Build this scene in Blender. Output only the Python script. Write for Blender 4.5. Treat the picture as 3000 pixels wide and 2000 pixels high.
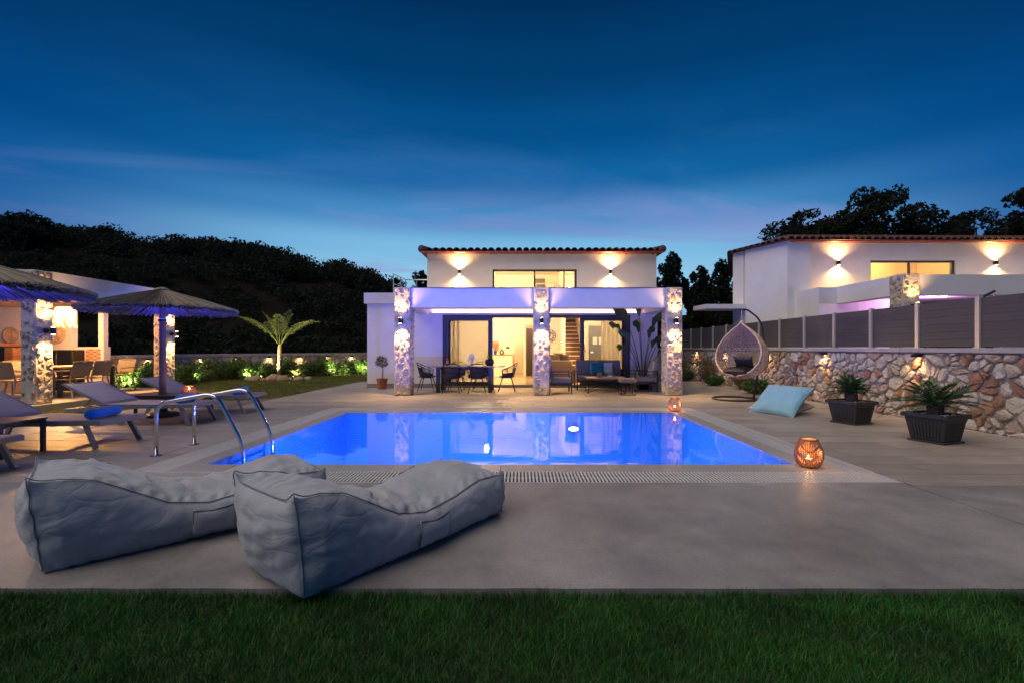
import bpy, bmesh, math, random
import numpy as np
from mathutils import Vector, Matrix, noise
R = math.radians
PI = math.pi
scene = bpy.context.scene
C = scene.collection
for _o in list(bpy.data.objects):
    bpy.data.objects.remove(_o)

# ---------------------------------------------------------------- camera
cam = bpy.data.cameras.new('camera')
cam.sensor_width = 36.0
cam.lens = 16.0
cam.shift_x = -24 / 3000
cam.shift_y = 19 / 3000
cam.clip_start = 0.05
cam.clip_end = 2000
camo = bpy.data.objects.new('camera', cam)
camo.location = (0, 0, 1.3)
camo.rotation_euler = (R(90), 0, 0)
C.objects.link(camo)
scene.camera = camo

# ---------------------------------------------------------------- sky and after-glow
world = bpy.data.worlds.new('World')
scene.world = world
world.use_nodes = True
nt = world.node_tree
nt.nodes.clear()
def wn(t, **k):
    n = nt.nodes.new(t)
    for a, b in k.items():
        setattr(n, a, b)
    return n
def srgb(r, g, b):
    f = lambda c: (c / 255 / 12.92) if c / 255 <= 0.04045 else ((c / 255 + 0.055) / 1.055) ** 2.4
    return (f(r), f(g), f(b), 1)
def ramp(node, stops):
    cr = node.color_ramp
    cr.interpolation = 'EASE'
    while len(cr.elements) > 1:
        cr.elements.remove(cr.elements[-1])
    cr.elements[0].position = stops[0][0]
    cr.elements[0].color = stops[0][1]
    for p, c in stops[1:]:
        e = cr.elements.new(p)
        e.color = c
CLO = 6.2
tc = wn('ShaderNodeTexCoord')
sep = wn('ShaderNodeSeparateXYZ')
nt.links.new(tc.outputs['Generated'], sep.inputs[0])
def wmath(op, a, b=None, clamp=False):
    n = wn('ShaderNodeMath', operation=op)
    n.use_clamp = clamp
    for i, x in enumerate((a, b)):
        if x is None:
            continue
        if isinstance(x, (int, float)):
            n.inputs[i].default_value = x
        else:
            nt.links.new(x, n.inputs[i])
    return n.outputs[0]
elev = wmath('ABSOLUTE', sep.outputs[2])
r1 = wn('ShaderNodeValToRGB')   # towards the after-glow
ramp(r1, [(0.0, srgb(140, 182, 214)), (0.15, srgb(134, 188, 216)), (0.21, srgb(114, 172, 210)), (0.27, srgb(66, 130, 182)),
          (0.34, srgb(16, 92, 150)), (0.43, srgb(3, 72, 126)), (0.52, srgb(1, 55, 102)), (0.63, srgb(1, 40, 80)), (1.0, srgb(1, 30, 62))])
nt.links.new(elev, r1.inputs[0])
r2 = wn('ShaderNodeValToRGB')   # away from it
ramp(r2, [(0.0, srgb(74, 100, 156)), (0.12, srgb(60, 98, 156)), (0.20, srgb(34, 90, 150)), (0.27, srgb(10, 80, 142)),
          (0.36, srgb(1, 64, 120)), (0.47, srgb(1, 50, 97)), (0.62, srgb(1, 37, 75)), (1.0, srgb(1, 28, 60))])
nt.links.new(elev, r2.inputs[0])
hl = wmath('SQRT', wmath('ADD', wmath('MULTIPLY', sep.outputs[0], sep.outputs[0]), wmath('MULTIPLY', sep.outputs[1], sep.outputs[1])))
az = wmath('DIVIDE', sep.outputs[1], wmath('MAXIMUM', hl, 0.001))
mr = wn('ShaderNodeMapRange', interpolation_type='SMOOTHSTEP')
mr.inputs[1].default_value = 0.62
mr.inputs[2].default_value = 0.99
nt.links.new(az, mr.inputs[0])
mixa = wn('ShaderNodeMix', data_type='RGBA')
nt.links.new(mr.outputs[0], mixa.inputs[0])
nt.links.new(r2.outputs[0], mixa.inputs[6])
nt.links.new(r1.outputs[0], mixa.inputs[7])
# thin streaks of cloud: a flat layer high above, seen at a slant
dv = wmath('MAXIMUM', sep.outputs[2], 0.04)
cx = wmath('DIVIDE', sep.outputs[0], dv)
cy = wmath('DIVIDE', sep.outputs[1], dv)
cmb = wn('ShaderNodeCombineXYZ')
nt.links.new(wmath('ADD', wmath('ADD', wmath('MULTIPLY', cx, 0.42), wmath('MULTIPLY', cy, 0.10)), CLO), cmb.inputs[0])
nt.links.new(wmath('SUBTRACT', wmath('MULTIPLY', cy, 0.85), wmath('MULTIPLY', cx, 0.26)), cmb.inputs[1])
cn = wn('ShaderNodeTexNoise')
cn.inputs['Scale'].default_value = 0.95
cn.inputs['Detail'].default_value = 9
cn.inputs['Roughness'].default_value = 0.58
cn.inputs['Distortion'].default_value = 0.5
nt.links.new(cmb.outputs[0], cn.inputs['Vector'])
cm = wn('ShaderNodeMapRange', interpolation_type='SMOOTHSTEP')
cm.inputs[1].default_value = 0.45
cm.inputs[2].default_value = 0.68
nt.links.new(cn.outputs[0], cm.inputs[0])
cb = wn('ShaderNodeValToRGB')
ramp(cb, [(0.0, (0.3, 0.3, 0.3, 1)), (0.17, (0.5, 0.5, 0.5, 1)), (0.23, (0.85, 0.85, 0.85, 1)), (0.28, (0.85, 0.85, 0.85, 1)), (0.36, (0.4, 0.4, 0.4, 1)), (0.44, (0.1, 0.1, 0.1, 1)), (0.6, (0.06, 0.06, 0.06, 1))])
nt.links.new(elev, cb.inputs[0])
ccol = wn('ShaderNodeValToRGB')
ramp(ccol, [(0.0, srgb(136, 136, 186)), (0.20, srgb(128, 132, 190)), (0.27, srgb(110, 132, 188)), (0.34, srgb(62, 108, 168)), (0.6, srgb(6, 60, 108))])
nt.links.new(elev, ccol.inputs[0])
mixc = wn('ShaderNodeMix', data_type='RGBA')
nt.links.new(wmath('MULTIPLY', wmath('MULTIPLY', cm.outputs[0], cb.outputs[0]), wmath('ADD', wmath('MULTIPLY', mr.outputs[0], 0.75), 0.15)), mixc.inputs[0])
nt.links.new(mixa.outputs[2], mixc.inputs[6])
nt.links.new(ccol.outputs[0], mixc.inputs[7])
bg = wn('ShaderNodeBackground')
bg.inputs[1].default_value = 1.2
nt.links.new(mixc.outputs[2], bg.inputs[0])
wo = wn('ShaderNodeOutputWorld')
nt.links.new(bg.outputs[0], wo.inputs[0])

sun = bpy.data.lights.new('sun', 'SUN')
sun.energy = 2.2
sun.angle = R(65)
sun.color = (1.0, 0.86, 0.76)
suno = bpy.data.objects.new('sun', sun)
suno.rotation_euler = Vector((0.46, 0.26, -0.85)).to_track_quat('-Z', 'Y').to_euler()
C.objects.link(suno)

scene.view_settings.view_transform = 'Standard'
scene.view_settings.look = 'None'
scene.view_settings.exposure = 0.0
scene.view_settings.gamma = 1.0
scene.render.engine = 'CYCLES'
scene.cycles.use_denoising = True
scene.cycles.max_bounces = 8
scene.cycles.diffuse_bounces = 4
scene.cycles.glossy_bounces = 4
scene.cycles.transparent_max_bounces = 24
scene.cycles.sample_clamp_indirect = 6.0
scene.cycles.caustics_reflective = False
scene.cycles.caustics_refractive = False

# ---------------------------------------------------------------- helpers
W = {}
class MB:
    def __init__(s):
        s.v = []; s.f = []
    def add(s, vs, fs):
        o = len(s.v)
        s.v += [tuple(p) for p in vs]
        s.f += [tuple(i + o for i in f) for f in fs]
        return s
    def box(s, x0, x1, y0, y1, z0, z1):
        return s.add([(x0,y0,z0),(x1,y0,z0),(x1,y1,z0),(x0,y1,z0),(x0,y0,z1),(x1,y0,z1),(x1,y1,z1),(x0,y1,z1)],
                     [(3,2,1,0),(4,5,6,7),(0,1,5,4),(1,2,6,5),(2,3,7,6),(3,0,4,7)])
    def obox(s, c, size, rot=None):
        m = rot or Matrix.Identity(3)
        c = Vector(c); a, b, d = (k / 2 for k in size)
        vs = [c + m @ Vector(p) for p in [(-a,-b,-d),(a,-b,-d),(a,b,-d),(-a,b,-d),(-a,-b,d),(a,-b,d),(a,b,d),(-a,b,d)]]
        return s.add(vs, [(3,2,1,0),(4,5,6,7),(0,1,5,4),(1,2,6,5),(2,3,7,6),(3,0,4,7)])
    def bar(s, p, q, w, h, up=(0,0,1)):
        p = Vector(p); q = Vector(q); d = (q - p)
        L = d.length; d.normalize(); u = Vector(up)
        x = d.cross(u)
        if x.length < 1e-4:
            x = d.cross(Vector((0,1,0)))
        x.normalize(); z = x.cross(d)
        return s.obox((p + q) / 2, (w, L, h), Matrix((x, d, z)).transposed())
    def tube(s, path, r, n=8, cap=True, closed=False):
        P = [Vector(p) for p in path]
        m = len(P)
        rr = r if isinstance(r, (list, tuple)) else [r] * m
        T = []
        for i in range(m):
            if closed:
                t = P[(i + 1) % m] - P[i - 1]
            else:
                t = P[min(i + 1, m - 1)] - P[max(i - 1, 0)]
            T.append(t.normalized() if t.length > 1e-9 else Vector((0,0,1)))
        a = Vector((0,0,1)) if abs(T[0].z) < 0.9 else Vector((1,0,0))
        u = T[0].cross(a).normalized()
        vs = []
        for i in range(m):
            u = (u - T[i] * u.dot(T[i]))
            u = u.normalized() if u.length > 1e-6 else T[i].orthogonal().normalized()
            w = T[i].cross(u)
            for k in range(n):
                t = 2 * PI * k / n
                vs.append(P[i] + (u * math.cos(t) + w * math.sin(t)) * rr[i])
        fs = []
        for i in range(m if closed else m - 1):
            j = (i + 1) % m
            for k in range(n):
                l = (k + 1) % n
                fs.append((i*n+k, i*n+l, j*n+l, j*n+k))
        if cap and not closed:
            fs.append(tuple(range(n))[::-1]); fs.append(tuple((m-1)*n + k for k in range(n)))
        return s.add(vs, fs)
    def lathe(s, prof, n=16, c=(0,0,0), cap=True):
        vs = []; m = len(prof)
        for r, z in prof:
            for k in range(n):
                t = 2 * PI * k / n
                vs.append((c[0] + r*math.cos(t), c[1] + r*math.sin(t), c[2] + z))
        fs = []
        for i in range(m - 1):
            for k in range(n):
                l = (k + 1) % n
                fs.append((i*n+k, i*n+l, (i+1)*n+l, (i+1)*n+k))
        if cap:
            fs.append(tuple(range(n))[::-1]); fs.append(tuple((m-1)*n + k for k in range(n)))
        return s.add(vs, fs)
    def prism(s, poly, z0, z1):
        n = len(poly)
        vs = [(x, y, z0) for x, y in poly] + [(x, y, z1) for x, y in poly]
        fs = [tuple(range(n))[::-1], tuple(range(n, 2*n))]
        fs += [(i, (i+1) % n, n + (i+1) % n, n + i) for i in range(n)]
        return s.add(vs, fs)
    def grid(s, fn, nu, nv, cu=False, cv=False):
        vs = [fn(i / (nu if cu else nu - 1), j / (nv if cv else nv - 1)) for i in range(nu) for j in range(nv)]
        fs = []
        for i in range(nu if cu else nu - 1):
            for j in range(nv if cv else nv - 1):
                a, b = (i + 1) % nu, (j + 1) % nv
                fs.append((i*nv+j, a*nv+j, a*nv+b, i*nv+b))
        return s.add(vs, fs)
    def build(s, name, mat, parent=None, world=False, smooth=False, bev=0, kind=None, sub=0, solid=0, label=None):
        me = bpy.data.meshes.new(name)
        me.from_pydata(s.v, [], s.f)
        if bev or s.f:
            bm = bmesh.new(); bm.from_mesh(me)
            if bev:
                bmesh.ops.bevel(bm, geom=list(bm.edges), offset=bev, segments=2 if smooth else 1, affect='EDGES', profile=0.6)
            bmesh.ops.recalc_face_normals(bm, faces=list(bm.faces))
            bm.to_mesh(me); bm.free()
        return link(name, me, mat, parent, world, smooth, kind, sub, solid, label)
def link(name, me, mat, parent=None, world=False, smooth=False, kind=None, sub=0, solid=0, label=None):
    o = bpy.data.objects.new(name, me)
    C.objects.link(o)
    if mat:
        me.materials.append(mat)
    if smooth:
        me.polygons.foreach_set('use_smooth', [True] * len(me.polygons))
    W[o] = Matrix.Identity(4)
    if parent:
        o.parent = parent
        W[o] = W[parent].copy()
        if world:
            me.transform(W[parent].inverted())
    if kind:
        o['kind'] = kind
    if label:
        o['label'] = label
    if solid:
        md = o.modifiers.new('solid', 'SOLIDIFY'); md.thickness = solid; md.offset = 0
    if sub:
        md = o.modifiers.new('sub', 'SUBSURF'); md.levels = sub; md.render_levels = sub
    return o
def np_mesh(name, V, F, mat, parent=None, world=False, smooth=False, kind=None, label=None):
    me = bpy.data.meshes.new(name)
    V = np.asarray(V, dtype=np.float32); F = np.asarray(F, dtype=np.int32)
    me.vertices.add(len(V)); me.vertices.foreach_set('co', V.ravel())
    k = F.shape[1]
    me.loops.add(F.size); me.loops.foreach_set('vertex_index', F.ravel())
    me.polygons.add(len(F)); me.polygons.foreach_set('loop_start', np.arange(0, F.size, k, dtype=np.int32))
    me.polygons.foreach_set('loop_total', np.full(len(F), k, dtype=np.int32))
    me.update(calc_edges=True); me.validate()
    return link(name, me, mat, parent, world, smooth, kind, label=label)
def tag(o, label, cat, group=None):
    o['label'] = label; o['category'] = cat
    if group:
        o['group'] = group
    return o
def thing(name, label, cat, loc=(0,0,0), rz=0.0, group=None):
    o = bpy.data.objects.new(name, None)
    C.objects.link(o)
    o.empty_display_size = 0.1
    o.location = loc; o.rotation_euler = (0, 0, rz)
    W[o] = Matrix.Translation(loc) @ Matrix.Rotation(rz, 4, 'Z')
    return tag(o, label, cat, group)
def copy_tree(o, parent=None):
    c = o.copy(); C.objects.link(c)
    W[c] = W[o].copy()
    if parent:
        c.parent = parent
    for ch in list(o.children):
        copy_tree(ch, c)
    return c
def dup(o, loc, rz, label, group=None):
    c = copy_tree(o)
    c.location = loc; c.rotation_euler = (0, 0, rz)
    W[c] = Matrix.Translation(loc) @ Matrix.Rotation(rz, 4, 'Z')
    c['label'] = label
    if group:
        c['group'] = group
    return c
LM = 3.6
def light(kind, parent, loc, energy, color, radius=0.03, aim=None, cone=100, blend=0.6, name='lamp_light'):
    l = bpy.data.lights.new(name, kind)
    l.energy = energy * (1.0 if color == CANDLE else LM); l.color = color
    if kind == 'AREA':
        l.size = radius
    else:
        l.shadow_soft_size = radius
    if kind == 'SPOT':
        l.spot_size = R(cone); l.spot_blend = blend
    o = bpy.data.objects.new(name, l)
    C.objects.link(o)
    o.location = loc
    if aim is not None:
        o.rotation_euler = Vector(aim).to_track_quat('-Z', 'Y').to_euler()
    if parent:
        o.parent = parent
    return o
WARM = (1.0, 0.55, 0.20)
CANDLE = (1.0, 0.45, 0.14)
BLUE = (0.09, 0.14, 1.0)

# ---------------------------------------------------------------- materials
def mat(name, col, rough=0.6, metal=0.0, var=0.2, scale=6.0, bump=0.0, bscale=30.0, spec=0.5, rnd=0.0, isl=0.0,
        stretch=(1,1,1), col2=None, bdist=0.02, grain=0.0, rvar=0.0, trans=0.0, sheen=0.0):
    m = bpy.data.materials.new(name)
    m.use_nodes = True
    t = m.node_tree; N = t.nodes; L = t.links
    b = N['Principled BSDF']
    b.inputs['Roughness'].default_value = rough
    b.inputs['Metallic'].default_value = metal
    b.inputs['Specular IOR Level'].default_value = spec
    if sheen:
        b.inputs['Sheen Weight'].default_value = sheen
    tcd = N.new('ShaderNodeTexCoord'); mp = N.new('ShaderNodeMapping')
    mp.inputs['Scale'].default_value = stretch
    L.new(tcd.outputs['Object'], mp.inputs[0])
    n1 = N.new('ShaderNodeTexNoise'); n1.inputs['Scale'].default_value = scale
    n1.inputs['Detail'].default_value = 7; n1.inputs['Roughness'].default_value = 0.62
    L.new(mp.outputs[0], n1.inputs['Vector'])
    c = Vector(col[:3])
    lo = tuple(c * (1 - var)) + (1,)
    hi = tuple((Vector(col2[:3]) if col2 else c * (1 + var))) + (1,)
    rp = N.new('ShaderNodeValToRGB')
    rp.color_ramp.elements[0].position = 0.32; rp.color_ramp.elements[0].color = lo
    rp.color_ramp.elements[1].position = 0.68; rp.color_ramp.elements[1].color = hi
    L.new(n1.outputs[0], rp.inputs[0])
    out = rp.outputs[0]
    if rnd or isl:
        hv = N.new('ShaderNodeHueSaturation')
        if rnd:
            src = N.new('ShaderNodeObjectInfo').outputs['Random']
        else:
            src = N.new('ShaderNodeNewGeometry').outputs['Random Per Island']
        k = rnd or isl
        m1 = N.new('ShaderNodeMapRange'); m1.inputs[3].default_value = 1 - k; m1.inputs[4].default_value = 1 + k
        L.new(src, m1.inputs[0]); L.new(m1.outputs[0], hv.inputs['Value'])
        m2 = N.new('ShaderNodeMath'); m2.operation = 'MULTIPLY'; m2.inputs[1].default_value = 7.31
        m3 = N.new('ShaderNodeMath'); m3.operation = 'FRACT'
        L.new(src, m2.inputs[0]); L.new(m2.outputs[0], m3.inputs[0])
        m4 = N.new('ShaderNodeMapRange'); m4.inputs[3].default_value = 0.5 - 0.05 * k; m4.inputs[4].default_value = 0.5 + 0.05 * k
        L.new(m3.outputs[0], m4.inputs[0]); L.new(m4.outputs[0], hv.inputs['Hue'])
        L.new(out, hv.inputs['Color']); out = hv.outputs[0]
    if grain:
        n3 = N.new('ShaderNodeTexNoise'); n3.inputs['Scale'].default_value = 55; n3.inputs['Detail'].default_value = 5
        L.new(tcd.outputs['Object'], n3.inputs['Vector'])
        m6 = N.new('ShaderNodeMapRange'); m6.inputs[1].default_value = 0.3; m6.inputs[2].default_value = 0.7
        m6.inputs[3].default_value = 1 - grain * .5; m6.inputs[4].default_value = 1 + grain * .5
        L.new(n3.outputs[0], m6.inputs[0])
        n4 = N.new('ShaderNodeTexNoise'); n4.inputs['Scale'].default_value = 0.55; n4.inputs['Detail'].default_value = 9; n4.inputs['Roughness'].default_value = 0.7
        L.new(tcd.outputs['Object'], n4.inputs['Vector'])
        m7 = N.new('ShaderNodeMapRange'); m7.inputs[1].default_value = 0.35; m7.inputs[2].default_value = 0.62
        m7.inputs[3].default_value = 1 - grain * 1.6; m7.inputs[4].default_value = 1 + grain * .7
        L.new(n4.outputs[0], m7.inputs[0])
        m8 = N.new('ShaderNodeMath'); m8.operation = 'MULTIPLY'; L.new(m6.outputs[0], m8.inputs[0]); L.new(m7.outputs[0], m8.inputs[1])
        h2 = N.new('ShaderNodeHueSaturation'); L.new(m8.outputs[0], h2.inputs['Value']); L.new(out, h2.inputs['Color']); out = h2.outputs[0]
    L.new(out, b.inputs['Base Color'])
    if rvar:
        m5 = N.new('ShaderNodeMapRange'); m5.inputs[1].default_value = 0.35; m5.inputs[2].default_value = 0.65
        m5.inputs[3].default_value = rough - rvar; m5.inputs[4].default_value = rough + rvar
        L.new(n1.outputs[0], m5.inputs[0]); L.new(m5.outputs[0], b.inputs['Roughness'])
    if bump:
        n2 = N.new('ShaderNodeTexNoise'); n2.inputs['Scale'].default_value = bscale
        n2.inputs['Detail'].default_value = 6; n2.inputs['Roughness'].default_value = 0.6
        L.new(mp.outputs[0], n2.inputs['Vector'])
        bp = N.new('ShaderNodeBump'); bp.inputs['Strength'].default_value = bump; bp.inputs['Distance'].default_value = bdist
        L.new(n2.outputs[0], bp.inputs['Height']); L.new(bp.outputs[0], b.inputs['Normal'])
    if trans:
        tr = N.new('ShaderNodeBsdfTranslucent'); L.new(out, tr.inputs[0])
        mx = N.new('ShaderNodeMixShader'); mx.inputs[0].default_value = trans
        L.new(b.outputs[0], mx.inputs[1]); L.new(tr.outputs[0], mx.inputs[2])
        L.new(mx.outputs[0], N['Material Output'].inputs[0])
    return m
def emit(name, col, s):
    m = bpy.data.materials.new(name); m.use_nodes = True
    b = m.node_tree.nodes['Principled BSDF']
    b.inputs['Base Color'].default_value = (*col, 1)
    b.inputs['Emission Color'].default_value = (*col, 1)
    b.inputs['Emission Strength'].default_value = s
    return m
def glass(name, tint=(0.92,0.94,0.95), ior=1.5, bump=0.0, bscale=3.0):
    m = bpy.data.materials.new(name); m.use_nodes = True
    N = m.node_tree.nodes; L = m.node_tree.links
    N.remove(N['Principled BSDF'])
    fr = N.new('ShaderNodeFresnel'); fr.inputs[0].default_value = ior
    t = N.new('ShaderNodeBsdfTransparent'); t.inputs[0].default_value = (*tint, 1)
    g = N.new('ShaderNodeBsdfGlossy'); g.inputs['Roughness'].default_value = 0.0
    mx = N.new('ShaderNodeMixShader')
    ge = N.new('ShaderNodeNewGeometry'); iv = N.new('ShaderNodeMath'); iv.operation = 'SUBTRACT'; iv.inputs[0].default_value = 1.0
    L.new(ge.outputs['Backfacing'], iv.inputs[1]); mu = N.new('ShaderNodeMath'); mu.operation = 'MULTIPLY'
    L.new(fr.outputs[0], mu.inputs[0]); L.new(iv.outputs[0], mu.inputs[1])
    L.new(mu.outputs[0], mx.inputs[0]); L.new(t.outputs[0], mx.inputs[1]); L.new(g.outputs[0], mx.inputs[2])
    L.new(mx.outputs[0], N['Material Output'].inputs[0])
    if bump:
        tcd = N.new('ShaderNodeTexCoord')
        n2 = N.new('ShaderNodeTexNoise'); n2.inputs['Scale'].default_value = bscale; n2.inputs['Detail'].default_value = 3
        L.new(tcd.outputs['Object'], n2.inputs['Vector'])
        bp = N.new('ShaderNodeBump'); bp.inputs['Strength'].default_value = bump; bp.inputs['Distance'].default_value = 0.02
        L.new(n2.outputs[0], bp.inputs['Height'])
        L.new(bp.outputs[0], fr.inputs['Normal']); L.new(bp.outputs[0], g.inputs['Normal'])
    return m
def stone_mat(name, cols, val=0.18, bump=1.0, bscale=24, bdist=0.03):
    """rubble: every stone picks one colour, with pale and rusty veins over it"""
    m = mat(name, (0.4,0.4,0.4), 0.85, bump=bump, bscale=bscale, bdist=bdist, scale=7)
    N = m.node_tree.nodes; L = m.node_tree.links
    oi = N.new('ShaderNodeObjectInfo'); ge = N.new('ShaderNodeNewGeometry')
    a = N.new('ShaderNodeMath'); a.operation = 'ADD'
    L.new(oi.outputs['Random'], a.inputs[0]); L.new(ge.outputs['Random Per Island'], a.inputs[1])
    f = N.new('ShaderNodeMath'); f.operation = 'FRACT'; L.new(a.outputs[0], f.inputs[0])
    rp = N.new('ShaderNodeValToRGB'); rp.color_ramp.interpolation = 'CONSTANT'
    e = rp.color_ramp.elements
    e[0].position = 0; e[0].color = (*cols[0], 1)
    e[1].position = 1 / len(cols); e[1].color = (*cols[1], 1)
    for i, c in enumerate(cols[2:], 2):
        x = e.new(i / len(cols)); x.color = (*c, 1)
    L.new(f.outputs[0], rp.inputs[0])
    nz = [n for n in N if n.type == 'TEX_NOISE'][0]
    ve = N.new('ShaderNodeMapRange'); ve.inputs[1].default_value = 0.25; ve.inputs[2].default_value = 0.75
    ve.inputs[3].default_value = 1 - val * 2.2; ve.inputs[4].default_value = 1 + val * 2.2
    L.new(nz.outputs[0], ve.inputs[0])
    hv = N.new('ShaderNodeHueSaturation'); L.new(ve.outputs[0], hv.inputs['Value']); L.new(rp.outputs[0], hv.inputs['Color'])
    L.new(hv.outputs[0], N['Principled BSDF'].inputs['Base Color'])
    return m
WHITE = mat('white_render', (0.79,0.77,0.74), 0.85, var=0.04, scale=1.6, bump=0.25, bscale=120, bdist=0.006, grain=0.03)
INWALL = mat('interior_paint', (0.74,0.68,0.58), 0.8, var=0.03, scale=1)
CONC = mat('brushed_concrete', (0.262,0.250,0.238), 0.5, var=0.09, scale=2.2, bump=0.3, bscale=45, bdist=0.005, stretch=(1,1.3,1), rvar=0.1, grain=0.24)
TILE = mat('stone_look_tile', (0.315,0.278,0.242), 0.46, var=0.13, scale=2.6, bump=0.12, bscale=20, bdist=0.004, rnd=0.17, stretch=(0.5,3.5,1), rvar=0.08, grain=0.10)
BASE = mat('joint_mortar', (0.10,0.098,0.095), 0.9)
PLINTH = mat('grey_plinth', (0.26,0.255,0.25), 0.7, var=0.1)
COPE = mat('coping_stone', (0.32,0.30,0.275), 0.34, var=0.05, scale=6, bump=0.1, bscale=60, bdist=0.002, rnd=0.05, rvar=0.03, grain=0.06)
GRATE = mat('grating_plastic', (0.55,0.55,0.54), 0.5, var=0.06)
DARK = mat('dark_channel', (0.015,0.015,0.017), 0.8)
ANTH = mat('anthracite_metal', (0.045,0.046,0.052), 0.45, 0.3, var=0.1)
ANTHW = mat('anthracite_frame', (0.075,0.075,0.09), 0.4, 0.1, var=0.05)
BLACK = mat('black_plastic', (0.012,0.012,0.014), 0.45, var=0.2)
BLACKM = mat('black_metal', (0.016,0.016,0.018), 0.4, 0.4, var=0.1)
STEEL = mat('polished_steel', (0.62,0.62,0.64), 0.16, 1.0, var=0.03)
ALU = mat('brushed_aluminium', (0.58,0.53,0.47), 0.4, 0.35, var=0.05)
SLAT = mat('composite_slat', (0.082,0.075,0.078), 0.62, var=0.12, scale=3, stretch=(1,0.15,8), rnd=0.06)
WOODT = mat('oak_top', (0.30,0.17,0.085), 0.5, var=0.25, scale=4, stretch=(0.4,6,1))
WOODD = mat('dark_wood', (0.10,0.05,0.028), 0.5, var=0.3, scale=5)
POLE = mat('weathered_pole', (0.20,0.125,0.10), 0.75, var=0.3, scale=5, stretch=(1,1,0.25), bump=0.4, bscale=25)
SLING = mat('sling_mesh', (0.34,0.31,0.295), 0.7, var=0.06, scale=3, bump=0.25, bscale=400, bdist=0.002)
LFRAME = mat('taupe_aluminium', (0.25,0.23,0.20), 0.45, 0.1, var=0.06)
TOWEL = mat('blue_towel', (0.008,0.20,0.62), 0.95, var=0.3, scale=40, bump=0.9, bscale=240, bdist=0.004, sheen=0.3)
BAG = mat('grey_outdoor_fabric', (0.315,0.34,0.365), 0.88, var=0.12, scale=5, bump=0.35, bscale=300, bdist=0.003, sheen=0.2)
_N = BAG.node_tree.nodes; _L = BAG.node_tree.links     # creases in the cover, over the weave
_b0 = [n for n in _N if n.type == 'BUMP'][0]
_tc = _N.new('ShaderNodeTexCoord'); _mp = _N.new('ShaderNodeMapping'); _mp.inputs['Scale'].default_value = (1.0, 0.55, 1.5); _mp.inputs['Rotation'].default_value = (0.2, 0.3, 0.5)
_nz = _N.new('ShaderNodeTexNoise'); _nz.inputs['Scale'].default_value = 5.5; _nz.inputs['Detail'].default_value = 4; _nz.inputs['Roughness'].default_value = 0.45; _nz.inputs['Distortion'].default_value = 0.55
_L.new(_tc.outputs['Object'], _mp.inputs[0]); _L.new(_mp.outputs[0], _nz.inputs['Vector'])
_m1 = _N.new('ShaderNodeMath'); _m1.operation = 'SUBTRACT'; _m1.inputs[1].default_value = 0.5; _L.new(_nz.outputs[0], _m1.inputs[0])
_m2 = _N.new('ShaderNodeMath'); _m2.operation = 'ABSOLUTE'; _L.new(_m1.outputs[0], _m2.inputs[0])
_m3 = _N.new('ShaderNodeMath'); _m3.operation = 'POWER'; _m3.inputs[1].default_value = 0.6; _L.new(_m2.outputs[0], _m3.inputs[0])
_b1 = _N.new('ShaderNodeBump'); _b1.inputs['Strength'].default_value = 0.32; _b1.inputs['Distance'].default_value = 0.035
_L.new(_m3.outputs[0], _b1.inputs['Height']); _L.new(_b0.outputs[0], _b1.inputs['Normal']); _L.new(_b1.outputs[0], _N['Principled BSDF'].inputs['Normal'])
PIPING = mat('dark_piping', (0.19,0.205,0.225), 0.9)
MORTAR = mat('pale_mortar', (0.54,0.49,0.42), 0.9, var=0.14, scale=9, bump=0.8, bscale=26, bdist=0.03)
MORTG = mat('grey_mortar', (0.33,0.31,0.28), 0.92, var=0.2, scale=8, bump=0.9, bscale=40, bdist=0.03)
RUB = stone_mat('rubble', [(0.54,0.46,0.40),(0.45,0.34,0.28),(0.35,0.18,0.12),(0.58,0.53,0.47),(0.50,0.39,0.32),(0.60,0.55,0.49),(0.40,0.24,0.16),(0.54,0.49,0.44),(0.56,0.48,0.42),(0.42,0.34,0.29),(0.48,0.40,0.34)])
RUBC = stone_mat('column_rubble', [(0.46,0.39,0.31),(0.50,0.42,0.32),(0.40,0.35,0.29),(0.48,0.33,0.23),(0.54,0.47,0.38),(0.44,0.35,0.27)], bump=0.8, bscale=26, bdist=0.02)
RUBL = stone_mat('pale_rubble', [(0.48,0.44,0.39),(0.40,0.34,0.29),(0.46,0.36,0.29),(0.54,0.50,0.46)])
CAPM = mat('wall_coping', (0.42,0.40,0.39), 0.85, var=0.14, scale=5, bump=0.4, bscale=40, bdist=0.01)
TERRA = mat('terracotta', (0.36,0.12,0.055), 0.8, var=0.15)
ROOFT = mat('roof_tile', (0.10,0.042,0.032), 0.8, var=0.25, scale=6, rnd=0.22)
GUTTER = mat('red_gutter', (0.24,0.035,0.025), 0.5, var=0.1)
GLASS = glass('window_glass', (0.80,0.82,0.84))
WATER = glass('water', (0.80,0.93,1.0), 1.33, 0.05, 4.0)
LENS = emit('lamp_lens', (1.0,0.72,0.38), 30)
BULB = emit('bulb', (1.0,0.68,0.34), 40)
FLAME = emit('candle_flame', (1.0,0.55,0.18), 60)
CEIL = emit('ceiling_lamp', (1.0,0.78,0.5), 9)
POOLLENS = emit('pool_lens', (0.35,0.5,1.0), 25)
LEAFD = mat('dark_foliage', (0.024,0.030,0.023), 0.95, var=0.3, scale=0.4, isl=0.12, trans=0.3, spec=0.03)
LEAFG = mat('hedge_leaf', (0.085,0.15,0.035), 0.5, var=0.25, scale=3, isl=0.35, trans=0.25)
LEAFB = mat('box_leaf', (0.07,0.15,0.03), 0.5, var=0.25, scale=3, isl=0.35, trans=0.25)
LEAFP = mat('palm_leaf', (0.11,0.15,0.035), 0.5, var=0.2, scale=3, isl=0.25, trans=0.3)
LEAFC = mat('cycad_leaf', (0.045,0.095,0.026), 0.4, var=0.2, scale=3, isl=0.25, trans=0.12)
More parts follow.
